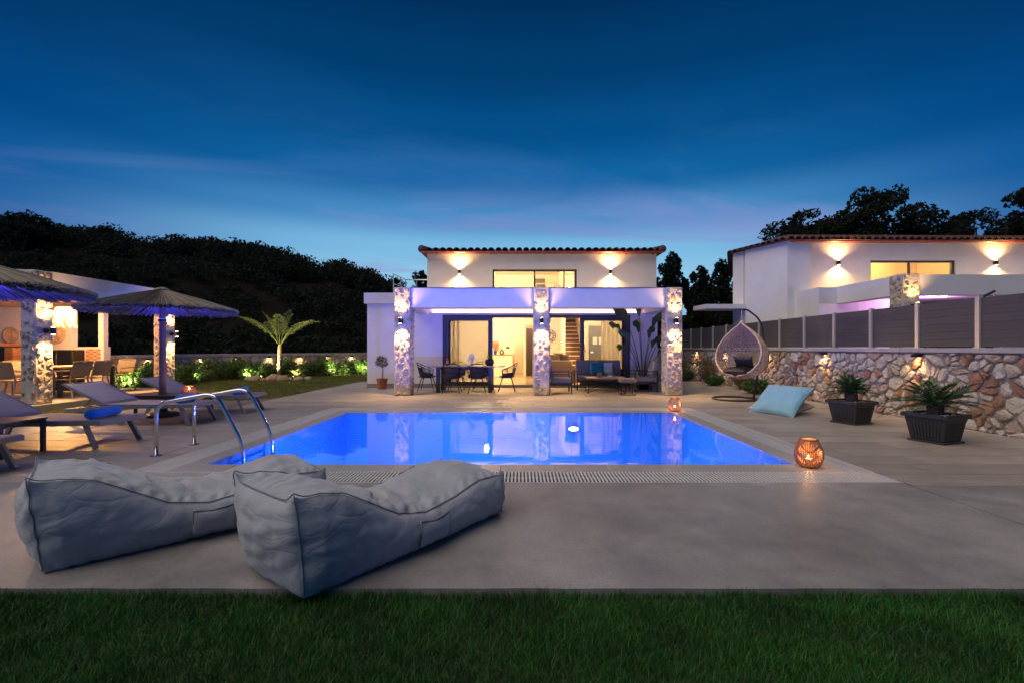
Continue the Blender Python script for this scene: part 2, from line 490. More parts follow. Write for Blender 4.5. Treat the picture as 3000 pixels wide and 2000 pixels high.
LEAFO = mat('olive_leaf', (0.10,0.115,0.075), 0.6, var=0.2, scale=3, isl=0.3, trans=0.15)
LEAFS = mat('strelitzia_leaf', (0.045,0.10,0.028), 0.35, var=0.2, scale=4, trans=0.2)
TWIG = mat('dry_twig', (0.13,0.10,0.06), 0.8, var=0.3, isl=0.3)
BARK = mat('bark', (0.11,0.08,0.06), 0.9, var=0.3, bump=0.8, bscale=20)
BARKP = mat('palm_bark', (0.26,0.17,0.10), 0.9, var=0.3, scale=12, bump=0.9, bscale=30, bdist=0.03)
GRASS = mat('grass_blade', (0.021,0.115,0.012), 0.6, var=0.5, scale=2.4, isl=0.45, trans=0.25)
SOIL = mat('lawn_soil', (0.03,0.045,0.016), 0.95, var=0.4, scale=9, bump=0.6, bscale=60)
LAWNB = mat('far_turf', (0.07,0.10,0.022), 0.95, var=0.35, scale=5, bump=0.9, bscale=140, bdist=0.03)
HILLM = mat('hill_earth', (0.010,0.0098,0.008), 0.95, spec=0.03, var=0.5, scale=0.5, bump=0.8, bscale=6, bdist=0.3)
EARTH = mat('dry_earth', (0.10,0.085,0.065), 0.95, var=0.4, scale=0.9, bump=0.8, bscale=6, bdist=0.3)
PEB = mat('white_pebble', (0.72,0.70,0.66), 0.6, var=0.1, isl=0.2)
ROCK = mat('bed_rock', (0.34,0.25,0.17), 0.9, var=0.3, scale=6, bump=0.8, bscale=18)
CUSH = mat('grey_cushion', (0.20,0.20,0.215), 0.9, var=0.07, bump=0.2, bscale=250, bdist=0.002)
TEAL = mat('teal_cushion', (0.008,0.17,0.22), 0.85, var=0.08, bump=0.2, bscale=250, bdist=0.002)
PALEC = mat('pale_cushion', (0.52,0.58,0.52), 0.9, var=0.12, scale=14)
SKYC = mat('light_blue_velvet', (0.20,0.43,0.52), 0.75, var=0.06, scale=4, sheen=0.5, bump=0.15, bscale=200, bdist=0.002)
PATC = mat('patterned_fabric', (0.42,0.40,0.38), 0.9, var=0.35, scale=26, stretch=(1,1,1))
WICK = mat('natural_wicker', (0.66,0.48,0.32), 0.7, var=0.2, scale=20, bump=0.3, bscale=120)
COPP = mat('copper_cane', (0.36,0.17,0.09), 0.5, 0.2, var=0.2)
REED = mat('dry_reed', (0.19,0.165,0.12), 0.85, var=0.3, scale=8, isl=0.4)
# ================================================================ ground, patio, pool
rng = random.Random(7)
PX0, PX1, PY0, PY1 = -3.53, 3.10, 5.09, 9.25       # water
CX0, CX1, CY0, CY1 = -3.76, 3.33, 4.80, 9.54       # outside of the coping
GX0, GX1, GY0, GY1 = -4.14, 3.72, 4.42, 9.94       # outside of the grating
def frame_boxes(m, o, i, z0, z1):
    ox0, ox1, oy0, oy1 = o; ix0, ix1, iy0, iy1 = i
    m.box(ox0, ox1, oy0, iy0, z0, z1); m.box(ox0, ox1, iy1, oy1, z0, z1)
    m.box(ox0, ix0, iy0, iy1, z0, z1); m.box(ix1, ox1, iy0, iy1, z0, z1)
    return m
g = MB()
frame_boxes(g, (-400, 400, -60, 700), (-3.9, 3.5, 4.6, 9.7), -0.35, -0.16)
o = g.build('ground', EARTH, kind='structure')

patio = MB()
frame_boxes(patio, (-8.3, 7.3, 4.42, 10.0), (GX0, GX1, GY0 + 0.001, GY1), -0.15, -0.007)
patio.prism([(-8.3,10.0),(7.3,10.0),(7.3,26),(-5.6,26),(-6.1,20),(-6.2,18.3),(-6.38,16.5),(-6.35,14.7),(-6.2,12.8),(-6.45,11.9),(-6.9,11.45),(-7.6,11.2),(-8.3,10.7)], -0.15, -0.007)
patio = patio.build('patio', BASE, kind='structure')
# front slab, right slab and plain surround, edge of the slab a little broken
def slab_edge(x0, x1, y0, y1, name):
    m = MB(); n = max(2, int((x1 - x0) / 0.07))
    top = []; 
    for i in range(n + 1):
        x = x0 + (x1 - x0) * i / n
        top.append((x, y0 + 0.007 * noise.noise((x * 5, 1.3, 0)) + 0.004 * noise.noise((x * 19, 4, 0))))
    vs = [(x, y, 0.0) for x, y in top] + [(x, y + 0.006 + 0.006 * noise.noise((x * 11, 8, 0)), -0.15) for x, y in top] + [(x, y1, 0.0) for x, y in top]
    k = n + 1
    fs = []
    for i in range(n):
        fs += [(i, i + 1, 2*k + i + 1, 2*k + i), (k + i, k + i + 1, i + 1, i)]
    m.add(vs, fs)
    return m.build(name, CONC, patio)
slab_edge(-8.3, 3.70, 2.465, 4.414, 'concrete_slab')
slab_edge(3.706, 9.5, 2.47, 4.30, 'concrete_slab')
# paving tiles, each a thin piece with its own edges
tile_me = {}
def tile(x0, x1, y0, y1):
    key = (round(x1 - x0, 2), round(y1 - y0, 2))
    cx, cy = (x0 + x1) / 2, (y0 + y1) / 2
    if key not in tile_me:
        a, b, c = (x1 - x0) / 2 - 0.005, (y1 - y0) / 2 - 0.005, 0.002
        m = MB()
        m.add([(-a,-b,-0.006),(a,-b,-0.006),(a,b,-0.006),(-a,b,-0.006),(-a,-b,-0.0015),(a,-b,-0.0015),(a,b,-0.0015),(-a,b,-0.0015),
               (-a+c,-b+c,0),(a-c,-b+c,0),(a-c,b-c,0),(-a+c,b-c,0)],
              [(0,1,5,4),(1,2,6,5),(2,3,7,6),(3,0,4,7),(4,5,9,8),(5,6,10,9),(6,7,11,10),(7,4,8,11),(8,9,10,11)])
        o = m.build('paving_tile', TILE, patio); tile_me[key] = o
    else:
        o = tile_me[key].copy(); C.objects.link(o)
    o.location = (cx, cy, rng.uniform(-0.0008, 0.0008))
def tile_area(x0, x1, y0, y1, ph=0.0):
    y = y0; r = 0
    while y < y1 - 0.05:
        yy = min(y + 0.4, y1)
        x = x0 - (0.0, 0.6, 0.3, 0.9)[r % 4] - ph
        while x < x1 - 0.02:
            a, b = max(x, x0), min(x + 1.2, x1)
            if b - a > 0.04:
                tile(round(a, 3), round(b, 3), round(y, 3), round(yy, 3))
            x += 1.2
        y += 0.4; r += 1
tile_area(GX1 + 0.004, 7.2, 4.306, 9.946)
tile_area(-8.3, GX0 - 0.004, 4.42, 9.946)
tile_area(-6.3, 7.2, 9.95, 15.02)
tile_area(4.6, 7.2, 15.02, 17.8)
tile_area(-6.2, -5.1, 15.02, 17.5)

# pool
pool = thing('swimming_pool', 'rectangular mosaic swimming pool glowing blue in the middle of the patio', 'pool', (0, 7, 0))
MOS = mat('blue_mosaic', (0.04,0.30,0.50), 0.35, var=0.05, scale=3)
_N = MOS.node_tree.nodes; _L = MOS.node_tree.links
_bk = _N.new('ShaderNodeTexBrick'); _bk.offset = 0.0; _bk.inputs['Scale'].default_value = 1.0
_bk.inputs['Brick Width'].default_value = 0.05; _bk.inputs['Row Height'].default_value = 0.05; _bk.inputs['Mortar Size'].default_value = 0.003
_bk.inputs['Color1'].default_value = (0.03,0.27,0.46,1); _bk.inputs['Color2'].default_value = (0.05,0.35,0.55,1); _bk.inputs['Mortar'].default_value = (0.20,0.48,0.60,1)
_tc = _N.new('ShaderNodeTexCoord'); _s = _N.new('ShaderNodeSeparateXYZ'); _c = _N.new('ShaderNodeCombineXYZ'); _a = _N.new('ShaderNodeMath')
_a2 = _N.new('ShaderNodeMath')
_L.new(_tc.outputs['Object'], _s.inputs[0]); _L.new(_s.outputs[0], _a.inputs[0]); _L.new(_s.outputs[2], _a.inputs[1])
_L.new(_s.outputs[1], _a2.inputs[0]); _L.new(_s.outputs[2], _a2.inputs[1])
_L.new(_a.outputs[0], _c.inputs[0]); _L.new(_a2.outputs[0], _c.inputs[1]); _L.new(_c.outputs[0], _bk.inputs['Vector'])
_L.new(_bk.outputs[0], _N['Principled BSDF'].inputs['Base Color'])
PD = -1.15
m = MB(); frame_boxes(m, (PX0 - 0.15, PX1 + 0.15, PY0 - 0.15, PY1 + 0.15), (PX0, PX1, PY0, PY1), PD - 0.1, -0.045)
m.build('basin_wall', MOS, pool, True)
MB().box(PX0, PX1, PY0, PY1, PD - 0.1, PD).build('basin_floor', MOS, pool, True)
def copes(a, b, fixed0, fixed1, along):
    n = round((b - a) / 0.6)
    for i in range(n):
        s, e = a + (b - a) * i / n + 0.0015, a + (b - a) * (i + 1) / n - 0.0015
        m = MB()
        if along == 'x':
            m.box(s, e, fixed0, fixed1, -0.044, 0.0)
        else:
            m.box(fixed0, fixed1, s, e, -0.044, 0.0)
        m.build('coping_slab', COPE, pool, True, bev=0.003)
copes(CX0, CX1, CY0, PY0 + 0.015, 'x'); copes(CX0, CX1, PY1 - 0.015, CY1, 'x')
copes(PY0 + 0.017, PY1 - 0.017, CX0, PX0 + 0.015, 'y'); copes(PY0 + 0.017, PY1 - 0.017, PX1 - 0.015, CX1, 'y')
m = MB(); n = 40
m.grid(lambda u, v: (PX0 + (PX1 - PX0) * u, PY0 + (PY1 - PY0) * v, -0.006), 2, 2)
o = m.build('pool_water', WATER, kind='structure')
# underwater lamps in the walls
for k, (x, y, d, e) in enumerate([(1.08, PY1 - 0.02, -1, 150), (-2.0, PY0 + 0.02, 1, 290), (0.2, PY0 + 0.02, 1, 310), (2.7, PY0 + 0.02, 1, 620)]):
    lam = thing('pool_lamp', ['round underwater lamp shining on the far pool wall', 'underwater lamp in the near pool wall, nearest the ladder',
                              'underwater lamp in the middle of the near pool wall', 'underwater lamp in the near pool wall, nearest the right end'][k], 'lamp', (x, y, -0.33), 0, 'underwater pool lamps')
    mm = MB(); mm.tube([(0, 0, 0), (0, d * 0.025, 0)], 0.13, 20); mm.build('lamp_rim', STEEL, lam)
    mm = MB(); mm.tube([(0, d * 0.02, 0), (0, d * 0.032, 0)], 0.10, 24); mm.v = [(a, b, c * .42) for a, b, c in mm.v]; mm.build('lens', POOLLENS, lam)
    light('SPOT', lam, (0, d * 0.06, 0.02), e, BLUE, 0.08, (-1.0, .45, .22) if k == 3 else (0, d, 0.12), 110 if k == 3 else 165, 0.7)
# drain gratings
def grating(x0, x1, y0, y1, along, label):
    t = thing('drain_grating', label, 'grating', ((x0 + x1) / 2, (y0 + y1) / 2, 0), 0, 'drain gratings round the pool')
    MB().box(x0, x1, y0, y1, -0.15, -0.05).build('channel', DARK, t, True)
    m = MB(); p = 0.036; w = 0.018
    if along == 'x':
        for i in range(int((x1 - x0) / p)):
            x = x0 + (i + 0.5) * (x1 - x0) / int((x1 - x0) / p)
            m.box(x - w/2, x + w/2, y0 + 0.012, y1 - 0.012, -0.009, -0.001)
        e = MB().box(x0, x1, y0, y0 + 0.011, -0.04, -0.001).box(x0, x1, y1 - 0.011, y1, -0.04, -0.001)
        e.box(x0, x1, (y0+y1)/2 - 0.006, (y0+y1)/2 + 0.006, -0.034, -0.0022)
    else:
        for i in range(int((y1 - y0) / p)):
            y = y0 + (i + 0.5) * (y1 - y0) / int((y1 - y0) / p)
            m.box(x0 + 0.012, x1 - 0.012, y - w/2, y + w/2, -0.009, -0.001)
        e = MB().box(x0, x0 + 0.011, y0, y1, -0.04, -0.001).box(x1 - 0.011, x1, y0, y1, -0.04, -0.001)
        e.box((x0+x1)/2 - 0.006, (x0+x1)/2 + 0.006, y0, y1, -0.034, -0.0022)
    m.build('bars', GRATE, t, True, kind='stuff')
    e.build('edge_strip', GRATE, t, True)
grating(GX0, GX1, GY0, CY0 - 0.002, 'x', 'white drain grating along the near side of the pool')
grating(GX0, GX1, CY1 + 0.002, GY1, 'x', 'white drain grating along the house side of the pool')
grating(GX0, CX0 - 0.002, CY0, CY1, 'y', 'white drain grating along the ladder side of the pool')
grating(CX1 + 0.002, GX1, CY0, CY1, 'y', 'white drain grating along the right side of the pool')

# ladder
lad = thing('pool_ladder', 'polished steel pool ladder with two arched handrails', 'ladder', (-4.0, 5.82, 0))
def bend(pts, r, n=6):
    out = [Vector(pts[0])]
    for i in range(1, len(pts) - 1):
        a, b, c = Vector(pts[i-1]), Vector(pts[i]), Vector(pts[i+1])
        d1 = (a - b).normalized(); d2 = (c - b).normalized()
        k = min(r, (a - b).length * 0.48, (c - b).length * 0.48)
        p, q = b + d1 * k, b + d2 * k
        for j in range(n + 1):
            t = j / n
            out.append(p * (1-t)**2 + b * 2*t*(1-t) + q * t*t)
    out.append(Vector(pts[-1]))
    return out
for y in (5.50, 6.14):
    pts = [(-4.40, y, 0), (-4.40, y, 0.60), (-4.05, y, 0.70), (-3.62, y, 0.765), (-3.34, y, 0.20), (-3.33, y, -0.85)]
    pts = [(-4.40, y, 0), (-4.40, y, 0.63), (-3.68, y, 0.76), (-3.345, y, 0.13), (-3.335, y, -0.85)]
    MB().tube(bend(pts, 0.16, 8), 0.0235, 14).build('handrail', STEEL, lad, True, smooth=True)
    MB().lathe([(0.066, 0.0), (0.066, 0.006), (0.05, 0.013), (0.026, 0.016)], 20, (-4.40, y, 0)).build('floor_flange', STEEL, lad, True)
for z in (-0.12, -0.38, -0.64):
    MB().box(-3.40, -3.29, 5.515, 6.125, z - 0.012, z + 0.012).build('tread', STEEL, lad, True, bev=0.004)

# ================================================================ lawns
lawn = MB()
lawn.box(-12, 12, -6, 2.44, -0.20, -0.045)
lawn = lawn.build('lawn', SOIL, kind='structure')
def blades(name, n, xr, yr, z, h, w, seed, dens=None, mat_=GRASS, label='', keep=None):
    r = np.random.default_rng(seed)
    x = r.uniform(*xr, n); y = r.uniform(*yr, n)
    if keep is not None:
        k = keep(x, y); x, y = x[k], y[k]; n = len(x)
    a = r.uniform(0, 2 * np.pi, n)
    clump = np.array([noise.noise((x[i] * 3.2, y[i] * 3.2, 3.0)) + .6 * noise.noise((x[i] * 11, y[i] * 11, 7.0)) for i in range(n)])
    hh = h * r.uniform(0.5, 1.25, n) * (1 + 0.45 * clump)
    ln = hh * r.uniform(0.15, 0.95, n); la = r.uniform(0, 2 * np.pi, n)
    ww = w * r.uniform(0.6, 1.3, n)
    dx, dy = np.cos(a) * ww, np.sin(a) * ww
    lx, ly = np.cos(la) * ln, np.sin(la) * ln
    V = np.empty((n, 5, 3))
    V[:, 0] = np.stack([x - dx, y - dy, np.full(n, z)], 1)
    V[:, 1] = np.stack([x + dx, y + dy, np.full(n, z)], 1)
    V[:, 2] = np.stack([x + dx*.8 + lx*.35, y + dy*.8 + ly*.35, z + hh * .6], 1)
    V[:, 3] = np.stack([x - dx*.8 + lx*.35, y - dy*.8 + ly*.35, z + hh * .6], 1)
    V[:, 4] = np.stack([x + lx, y + ly, z + hh], 1)
    i = np.arange(n)[:, None] * 5
    F = np.concatenate([i + [0, 1, 2], i + [0, 2, 3], i + [3, 2, 4]])
    o = np_mesh(name, V.reshape(-1, 3), F, mat_, kind='stuff')
    return tag(o, label, 'grass')
blades('grass', 210000, (-4.4, 4.4), (1.0, 2.466), -0.048, 0.05, 0.0016, 3, label='dark green mown grass in the foreground below the slab edge')
m = MB(); m.prism([(-40,8.0),(-8.3,8.0),(-8.3,10.7),(-7.6,11.2),(-6.9,11.45),(-6.45,11.9),(-6.2,12.8),(-6.35,14.7),(-6.38,16.5),(-6.2,18.3),(-6.1,20),(-5.6,26),(-40,26)], -0.2, -0.03)
m.build('garden_lawn', LAWNB, kind='structure')
_edge = [(8.0,-8.3),(10.7,-8.3),(11.2,-7.6),(11.45,-6.9),(11.9,-6.45),(12.8,-6.2),(14.7,-6.35),(16.5,-6.38),(18.3,-6.2),(20,-6.1),(26,-5.6)]
def keep_l(x, y):
    ex = np.interp(y, [e[0] for e in _edge], [e[1] for e in _edge])
    pav = (x < -10.0) & (y < 13.5)
    return (x < ex - 0.01) & ~pav
GRASS2 = mat('garden_blade', (0.15,0.165,0.03), 0.6, var=0.3, scale=1.0, isl=0.4, trans=0.25)
blades('garden_grass', 90000, (-14, -5.6), (8.0, 22.5), -0.04, 0.055, 0.006, 5, mat_=GRASS2, label='olive green lawn between patio and hedge', keep=keep_l)

# ================================================================ rubble masonry
def voronoi(w, h, n, seed, relax=2, wfun=None):
    r = np.random.default_rng(seed)
    P = np.stack([r.uniform(0, w, n), r.uniform(0, h, n)], 1)
    cells = []
    for it in range(relax + 1):
        cells = []
        for i in range(n):
            poly = [(0, 0), (w, 0), (w, h), (0, h)]
            d2 = ((P - P[i]) ** 2).sum(1)
            for j in np.argsort(d2)[1:22]:
                mx, my = (P[i] + P[j]) / 2
                nx, ny = P[j] - P[i]
                out = []
                L = len(poly)
                for k in range(L):
                    a = poly[k]; b = poly[(k + 1) % L]
                    da = (a[0]-mx)*nx + (a[1]-my)*ny; db = (b[0]-mx)*nx + (b[1]-my)*ny
                    if da <= 0:
                        out.append(a)
                    if (da < 0 < db) or (db < 0 < da):
                        t = da / (da - db)
                        out.append((a[0] + (b[0]-a[0])*t, a[1] + (b[1]-a[1])*t))
                poly = out
                if len(poly) < 3:
                    break
            cells.append(poly)
        if it < relax:
            for i, c in enumerate(cells):
                if len(c) > 2:
                    cc = np.mean(c, 0)
                    P[i] = P[i] * 0.45 + cc * 0.55
    return [c for c in cells if len(c) > 2]
def stone_geo(poly, inset, depth, rr, rough=0.25, scale_=1.0):
    """one stone: rounded outline, proud of the mortar, uneven face. local (u, v, out)"""
    P = np.array(poly)
    c = P.mean(0)
    rad = np.sqrt(((P - c) ** 2).sum(1)).mean()
    if rad < inset * 1.6:
        return None
    P = c + (P - c) * max(0.3, 1 - inset / rad) * scale_
    P = P + np.array([[rr.uniform(-.07, .07), rr.uniform(-.07, .07)] for _ in P]) * rad
    Q = []
    n = len(P)
    for i in range(n):
        a, b = P[i], P[(i + 1) % n]
        if np.hypot(*(b - a)) < rad * 0.25:
            Q.append((a + b) / 2)
        else:
            Q.append(a * 0.80 + b * 0.20); Q.append(a * 0.20 + b * 0.80)
    while len(Q) > 10:
        d = [np.hypot(*(Q[i] - Q[i-1])) for i in range(len(Q))]
        i = int(np.argmin(d)); Q[i] = (Q[i] + Q[i-1]) / 2; Q.pop(i - 1 if i else -1)
    Q = np.array(Q); n = len(Q)
    V = []; F = []
    off = np.array([rr.uniform(-.15, .15), rr.uniform(-.15, .15)]) * rad
    tilt = (rr.uniform(-1, 1), rr.uniform(-1, 1))
    for s, z in ((1.0, -0.012), (0.98, depth * 0.5), (0.80, depth)):
        for q in Q:
            j = 1 + rr.uniform(-.09, .09) * (s < 1)
            p = c + (q - c) * s * j + off * (1 - s)
            zz = z
            if z > 0:
                zz = z * (1 + rr.uniform(-rough, rough)) + (tilt[0] * (p[0]-c[0]) + tilt[1] * (p[1]-c[1])) * 0.12 * (s < 0.9)
            V.append((p[0], p[1], zz))
    V.append((c[0] + off[0] * .6, c[1] + off[1] * .6, depth * rr.uniform(1.0, 1.3)))
    for k in range(2):
        for i in range(n):
            j = (i + 1) % n
            F.append((k*n+i, k*n+j, (k+1)*n+j, (k+1)*n+i))
    for i in range(n):
        F.append((2*n+i, 2*n+(i+1) % n, 3*n))
    return V, F, c
def masonry(parent, origin, ux, nrm, w, h, n, mat_, seed, inset=0.02, depth=0.03, limit=300, near=None, rough=0.25, z0=0.0, keep=1.0, scl=(1.0, 1.0), relax=2):
    """stones over a face: origin is the lower corner, ux runs along it, nrm points out"""
    rr = random.Random(seed)
    o = Vector(origin); ux = Vector(ux).normalized(); nn = Vector(nrm).normalized(); uz = Vector((0, 0, 1))
    items = []
    for poly in voronoi(w, h, n, seed, relax):
        if rr.random() > keep:
            continue
        g_ = stone_geo(poly, inset * rr.uniform(0.7, 1.4), depth * rr.uniform(0.65, 1.35), rr, rough, rr.uniform(*scl))
        if g_:
            V, F, c = g_
            items.append((V, F, o + ux * c[0] + uz * (c[1] + z0)))
    if near is not None:
        items.sort(key=lambda t: (t[2] - Vector(near)).length)
    rest = MB()
    for i, (V, F, c) in enumerate(items):
        vs = [o + ux * u + uz * (v + z0) + nn * d for u, v, d in V]
        if i < limit:
            MB().add(vs, F).build('stone', mat_, parent, True)
        else:
            rest.add(vs, F)
    if rest.f:
        rest.build('stones', mat_, parent, True, kind='stuff')

# right garden wall
WXF = 7.2
wall = thing('garden_wall', 'rubble stone wall with flat coping along the right side of the patio', 'wall', (7.4, 10, 0))
MB().box(WXF + 0.03, 7.62, 2.6, 24, -0.2, 1.222).build('core', MORTG, wall, True)
y = 2.6
while y < 24:
    MB().box(WXF - 0.035, 7.66, y + 0.002, min(y + 1.5, 24) - 0.002, 1.222, 1.30).build('coping', CAPM, wall, True, bev=0.006)
    y += 1.5
masonry(wall, (WXF + 0.03, 2.6, -0.02), (0, 1, 0), (-1, 0, 0), 20.0, 1.235, 800, RUB, 11, 0.020, 0.045, 300, near=(7.2, 8.0, 0.6), scl=(0.94, 1.03), relax=0)
# composite slat fence on the wall
fence = thing('slat_fence', 'dark grey composite slat fence with aluminium posts on top of the stone wall', 'fence', (7.4, 12, 1.3))
FY = [7.34 + 1.122 * k for k in range(-3, 14)]
pm = None; sm = None
for i, y in enumerate(FY):
    if pm is None:
        pm = MB().box(-0.035, 0.035, -0.035, 0.035, 0, 0.83).box(-0.055, 0.055, -0.055, 0.055, 0.0, 0.012).build('post', ALU, fence)
        p = pm
    else:
        p = pm.copy(); C.objects.link(p)
    p.location = (7.40 - 7.4, y - 12, 0)
    if i + 1 < len(FY):
        for k in range(6):
            if sm is None:
                sm = MB().prism([(-0.012, 0), (0.012, 0), (0.012, 1.122 - 0.074), (-0.012, 1.122 - 0.074)], 0.0, 0.1285).box(0.002, 0.010, 0.002, 1.044, 0.120, 0.1340).build('slat', SLAT, fence, bev=0.0025)
                s = sm
            else:
                s = sm.copy(); C.objects.link(s)
            s.location = (0.006 + rng.uniform(-.0015, .0015), y - 12 + 0.037, 0.018 + k * 0.1305)
# bulkhead lamps on the wall
def wall_lamp(loc, nrm, label, energy, group, sc=1.0):
    t = thing('bulkhead_lamp', label, 'lamp', loc, math.atan2(nrm[1], nrm[0]) , group)
    MB().add([(0,-.07,.05),(0,.07,.05),(0,.075,-.01),(0,-.075,-.01),(.075,-.055,.03),(.075,.055,.03),(.095,.06,-.01),(.095,-.06,-.01)],
             [(0,1,2,3),(4,7,6,5),(0,4,5,1),(1,5,6,2),(3,7,4,0)]).build('hood', BLACKM, t, solid=0.006)
    MB().box(0.012, 0.08, -0.05, 0.05, -0.008, 0.004).build('lens', LENS, t)
    light('SPOT', t, (0.065, 0, -0.02), energy, WARM, 0.02, (-0.10, 0, -1), 140, 0.9)
    return t
for k, y in enumerate([8.21, 10.72, 13.2, 15.9, 18.5]):
    wall_lamp((WXF - 0.02, y, 1.15), (-1, 0, 0), ['small hooded wall lamp on the stone wall above the nearer cycad planter', 'small hooded wall lamp on the stone wall beside the farther cycad planter',
              'small hooded wall lamp on the stone wall behind the hanging egg chair', 'small hooded lamp on the stone wall seen through the egg chair weave', 'small hooded lamp on the far end of the stone wall'][k], 5.0, 'lamps on the right stone wall')

# left boundary wall
LW = [(-16.5, 13.9), (-13.9, 16.2), (-12.9, 19.7), (-8.2, 23.8), (-4.8, 26.0)]
lw = thing('boundary_wall', 'low pale rubble wall with plain coping behind the hedge', 'wall', (-12, 20, 0))
for i in range(4):
    a = Vector((*LW[i], 0)); b = Vector((*LW[i+1], 0)); d = (b - a).normalized(); nn = Vector((d.y, -d.x, 0))
    L = (b - a).length
    m = MB(); q = [a - d*.05, b + d*.05, b + d*.05 - nn*.3, a - d*.05 - nn*.3]
    m.prism([(p.x, p.y) for p in q], -0.2, 0.93); m.build('core', MORTG, lw, True)
    q = [a - d*.06 + nn*.05, b + d*.06 + nn*.05, b + d*.06 - nn*.34, a - d*.06 - nn*.34]
    MB().prism([(p.x, p.y) for p in q], 0.932 + 0.002*i, 1.04 + 0.003 * i).build('coping', CAPM, lw, True)
    masonry(lw, a, d, nn, L, 0.92, int(L * 13), RUBL, 30 + i, 0.02, 0.035, 75, near=(-10, 20, 0.7))
# ================================================================ villa
villa = thing('villa', 'white two storey villa with stone porch columns and lit windows', 'house', (0.5, 15, 0))
def part(name, m, b, parent=None, **k):
    return MB().box(*b).build(name, m, parent or villa, True, **k)
def column(parent, x0, x1, y0, y1, z0, z1, seed, faces, name='stone_column', nst=52, mt=None):
    c = MB().box(x0, x1, y0, y1, z0, z1).build(name, MORTAR, parent, True, bev=0.02)
    h = z1 - z0 - 0.02
    if 'f' in faces:
        masonry(c, (x0 + .01, y0, z0 + .01), (1, 0, 0), (0, -1, 0), x1 - x0 - .02, h, nst, RUBC, seed, 0.022, 0.024, rough=0.5, keep=0.86, scl=(0.62, 0.95), relax=1)
    if 'r' in faces:
        masonry(c, (x1, y0 + .01, z0 + .01), (0, 1, 0), (1, 0, 0), y1 - y0 - .02, h, nst, RUBC, seed + 1, 0.022, 0.024, rough=0.5, keep=0.86, scl=(0.62, 0.95), relax=1)
    if 'l' in faces:
        masonry(c, (x0, y1 - .01, z0 + .01), (0, -1, 0), (-1, 0, 0), y1 - y0 - .02, h, nst, RUBC, seed + 2, 0.022, 0.024, rough=0.5, keep=0.86, scl=(0.62, 0.95), relax=1)
    return c
HY = 15.08
column(villa, -3.46, -3.016, 12.47, 12.92, 0, 2.956, 101, 'fr')
column(villa, 0.36, 0.80, 12.47, 12.92, 0, 2.956, 111, 'fr')
column(villa, 4.007, 4.448, 12.47, 12.92, 0, 2.956, 121, 'fl')
# porch beams, roof slab
part('porch_beam', WHITE, (-3.016, 0.36, 12.54, 12.90, 2.41, 2.945)); part('porch_beam', WHITE, (0.80, 4.007, 12.54, 12.90, 2.41, 2.945))
part('side_beam', WHITE, (-3.40, -3.06, 12.925, 15.075, 2.412, 2.94)); part('side_beam', WHITE, (4.06, 4.40, 12.925, 15.075, 2.412, 2.94))
part('porch_ceiling', WHITE, (-3.06, 4.06, 12.903, 16.6, 2.56, 2.80))
m = MB().box(-3.02, 0.365, 12.52, 12.92, 2.946, 2.962).box(0.795, 4.01, 12.52, 12.92, 2.946, 2.962); m.build('parapet_capping', ANTH, villa, True)
# ground floor walls
part('wall', WHITE, (-5.07, -2.90, HY, 21.5, 0.13, 2.76)); part('wall', WHITE, (-2.898, -2.574, HY, HY + .25, 0.13, 2.56))
part('wall', WHITE, (3.654, 4.55, HY, HY + .25, 0.13, 2.56)); part('wall', WHITE, (4.30, 4.55, HY + .252, 22, 0.0, 2.7))
part('wall_plinth', PLINTH, (-5.085, -2.574, HY - .015, 21.5, 0.0, 0.128)); part('wall_plinth', PLINTH, (3.654, 4.56, HY - .015, HY + .25, 0.0, 0.128))
part('parapet', WHITE, (-5.15, -3.42, HY - .09, 21.6, 2.762, 3.11)); part('parapet', WHITE, (-3.418, -2.9, HY + .003, 21.6, 2.762, 3.10))
part('lintel', WHITE, (-2.574, 3.654, HY + .004, HY + .246, 2.39, 2.555))
part('led_cornice', WHITE, (-2.95, 3.95, HY - .16, HY - .003, 2.41, 2.45))
part('led_strip', emit('led_strip', (1.0, 0.60, 0.46), 10.0), (-2.9, 3.9, HY - .10, HY - .04, 2.451, 2.458))
# interior ground floor
FLO = mat('polished_floor', (0.50,0.40,0.28), 0.16, var=0.06, scale=2)
part('interior_floor', FLO, (-2.89, 4.29, HY - .02, 23.5, 0.01, 0.062))
part('interior_ceiling', INWALL, (-2.89, 1.70, HY + .26, 23.5, 2.62, 2.69)); part('interior_ceiling', INWALL, (2.72, 4.29, HY + .26, 23.5, 2.62, 2.69))
part('interior_wall', INWALL, (-2.89, -0.24, 20.0, 20.15, 0.064, 2.618)); part('interior_wall', INWALL, (0.555, 1.70, 20.0, 20.15, 0.064, 2.618))
part('interior_wall', INWALL, (-0.238, 0.553, 20.0, 20.15, 2.29, 2.618)); part('interior_wall', INWALL, (-1.2, 1.4, 22.6, 22.7, 0.064, 2.618))
part('interior_wall', INWALL, (0.15, 0.25, 20.16, 22.58, 0.064, 2.29))
part('interior_wall', INWALL, (1.702, 1.80, 18.2, 23.4, 0.064, 5.2)); part('interior_wall', INWALL, (1.70, 2.80, 22.2, 22.3, 0.064, 5.2))
part('interior_wall', INWALL, (2.70, 4.29, 19.0, 19.12, 0.064, 2.618)); part('interior_wall', INWALL, (2.62, 2.70, 18.6, 22.1, 0.064, 5.2))
DOORM = mat('grey_door', (0.13,0.12,0.125), 0.5, var=0.08)
dr = part('interior_door', DOORM, (2.86, 3.62, 18.95, 18.995, 0.066, 2.22), bev=0.004)
PAPER = mat('paper', (0.75,0.72,0.66), 0.8, var=0.02)
part('notice', PAPER, (3.02, 3.20, 18.944, 18.949, 1.45, 1.75), dr); part('notice', PAPER, (3.27, 3.45, 18.944, 18.949, 1.45, 1.75), dr)
MB().tube([(2.93, 18.95, 1.12), (2.93, 18.90, 1.12), (3.04, 18.90, 1.12)], 0.012, 8).build('door_handle', STEEL, dr, True)
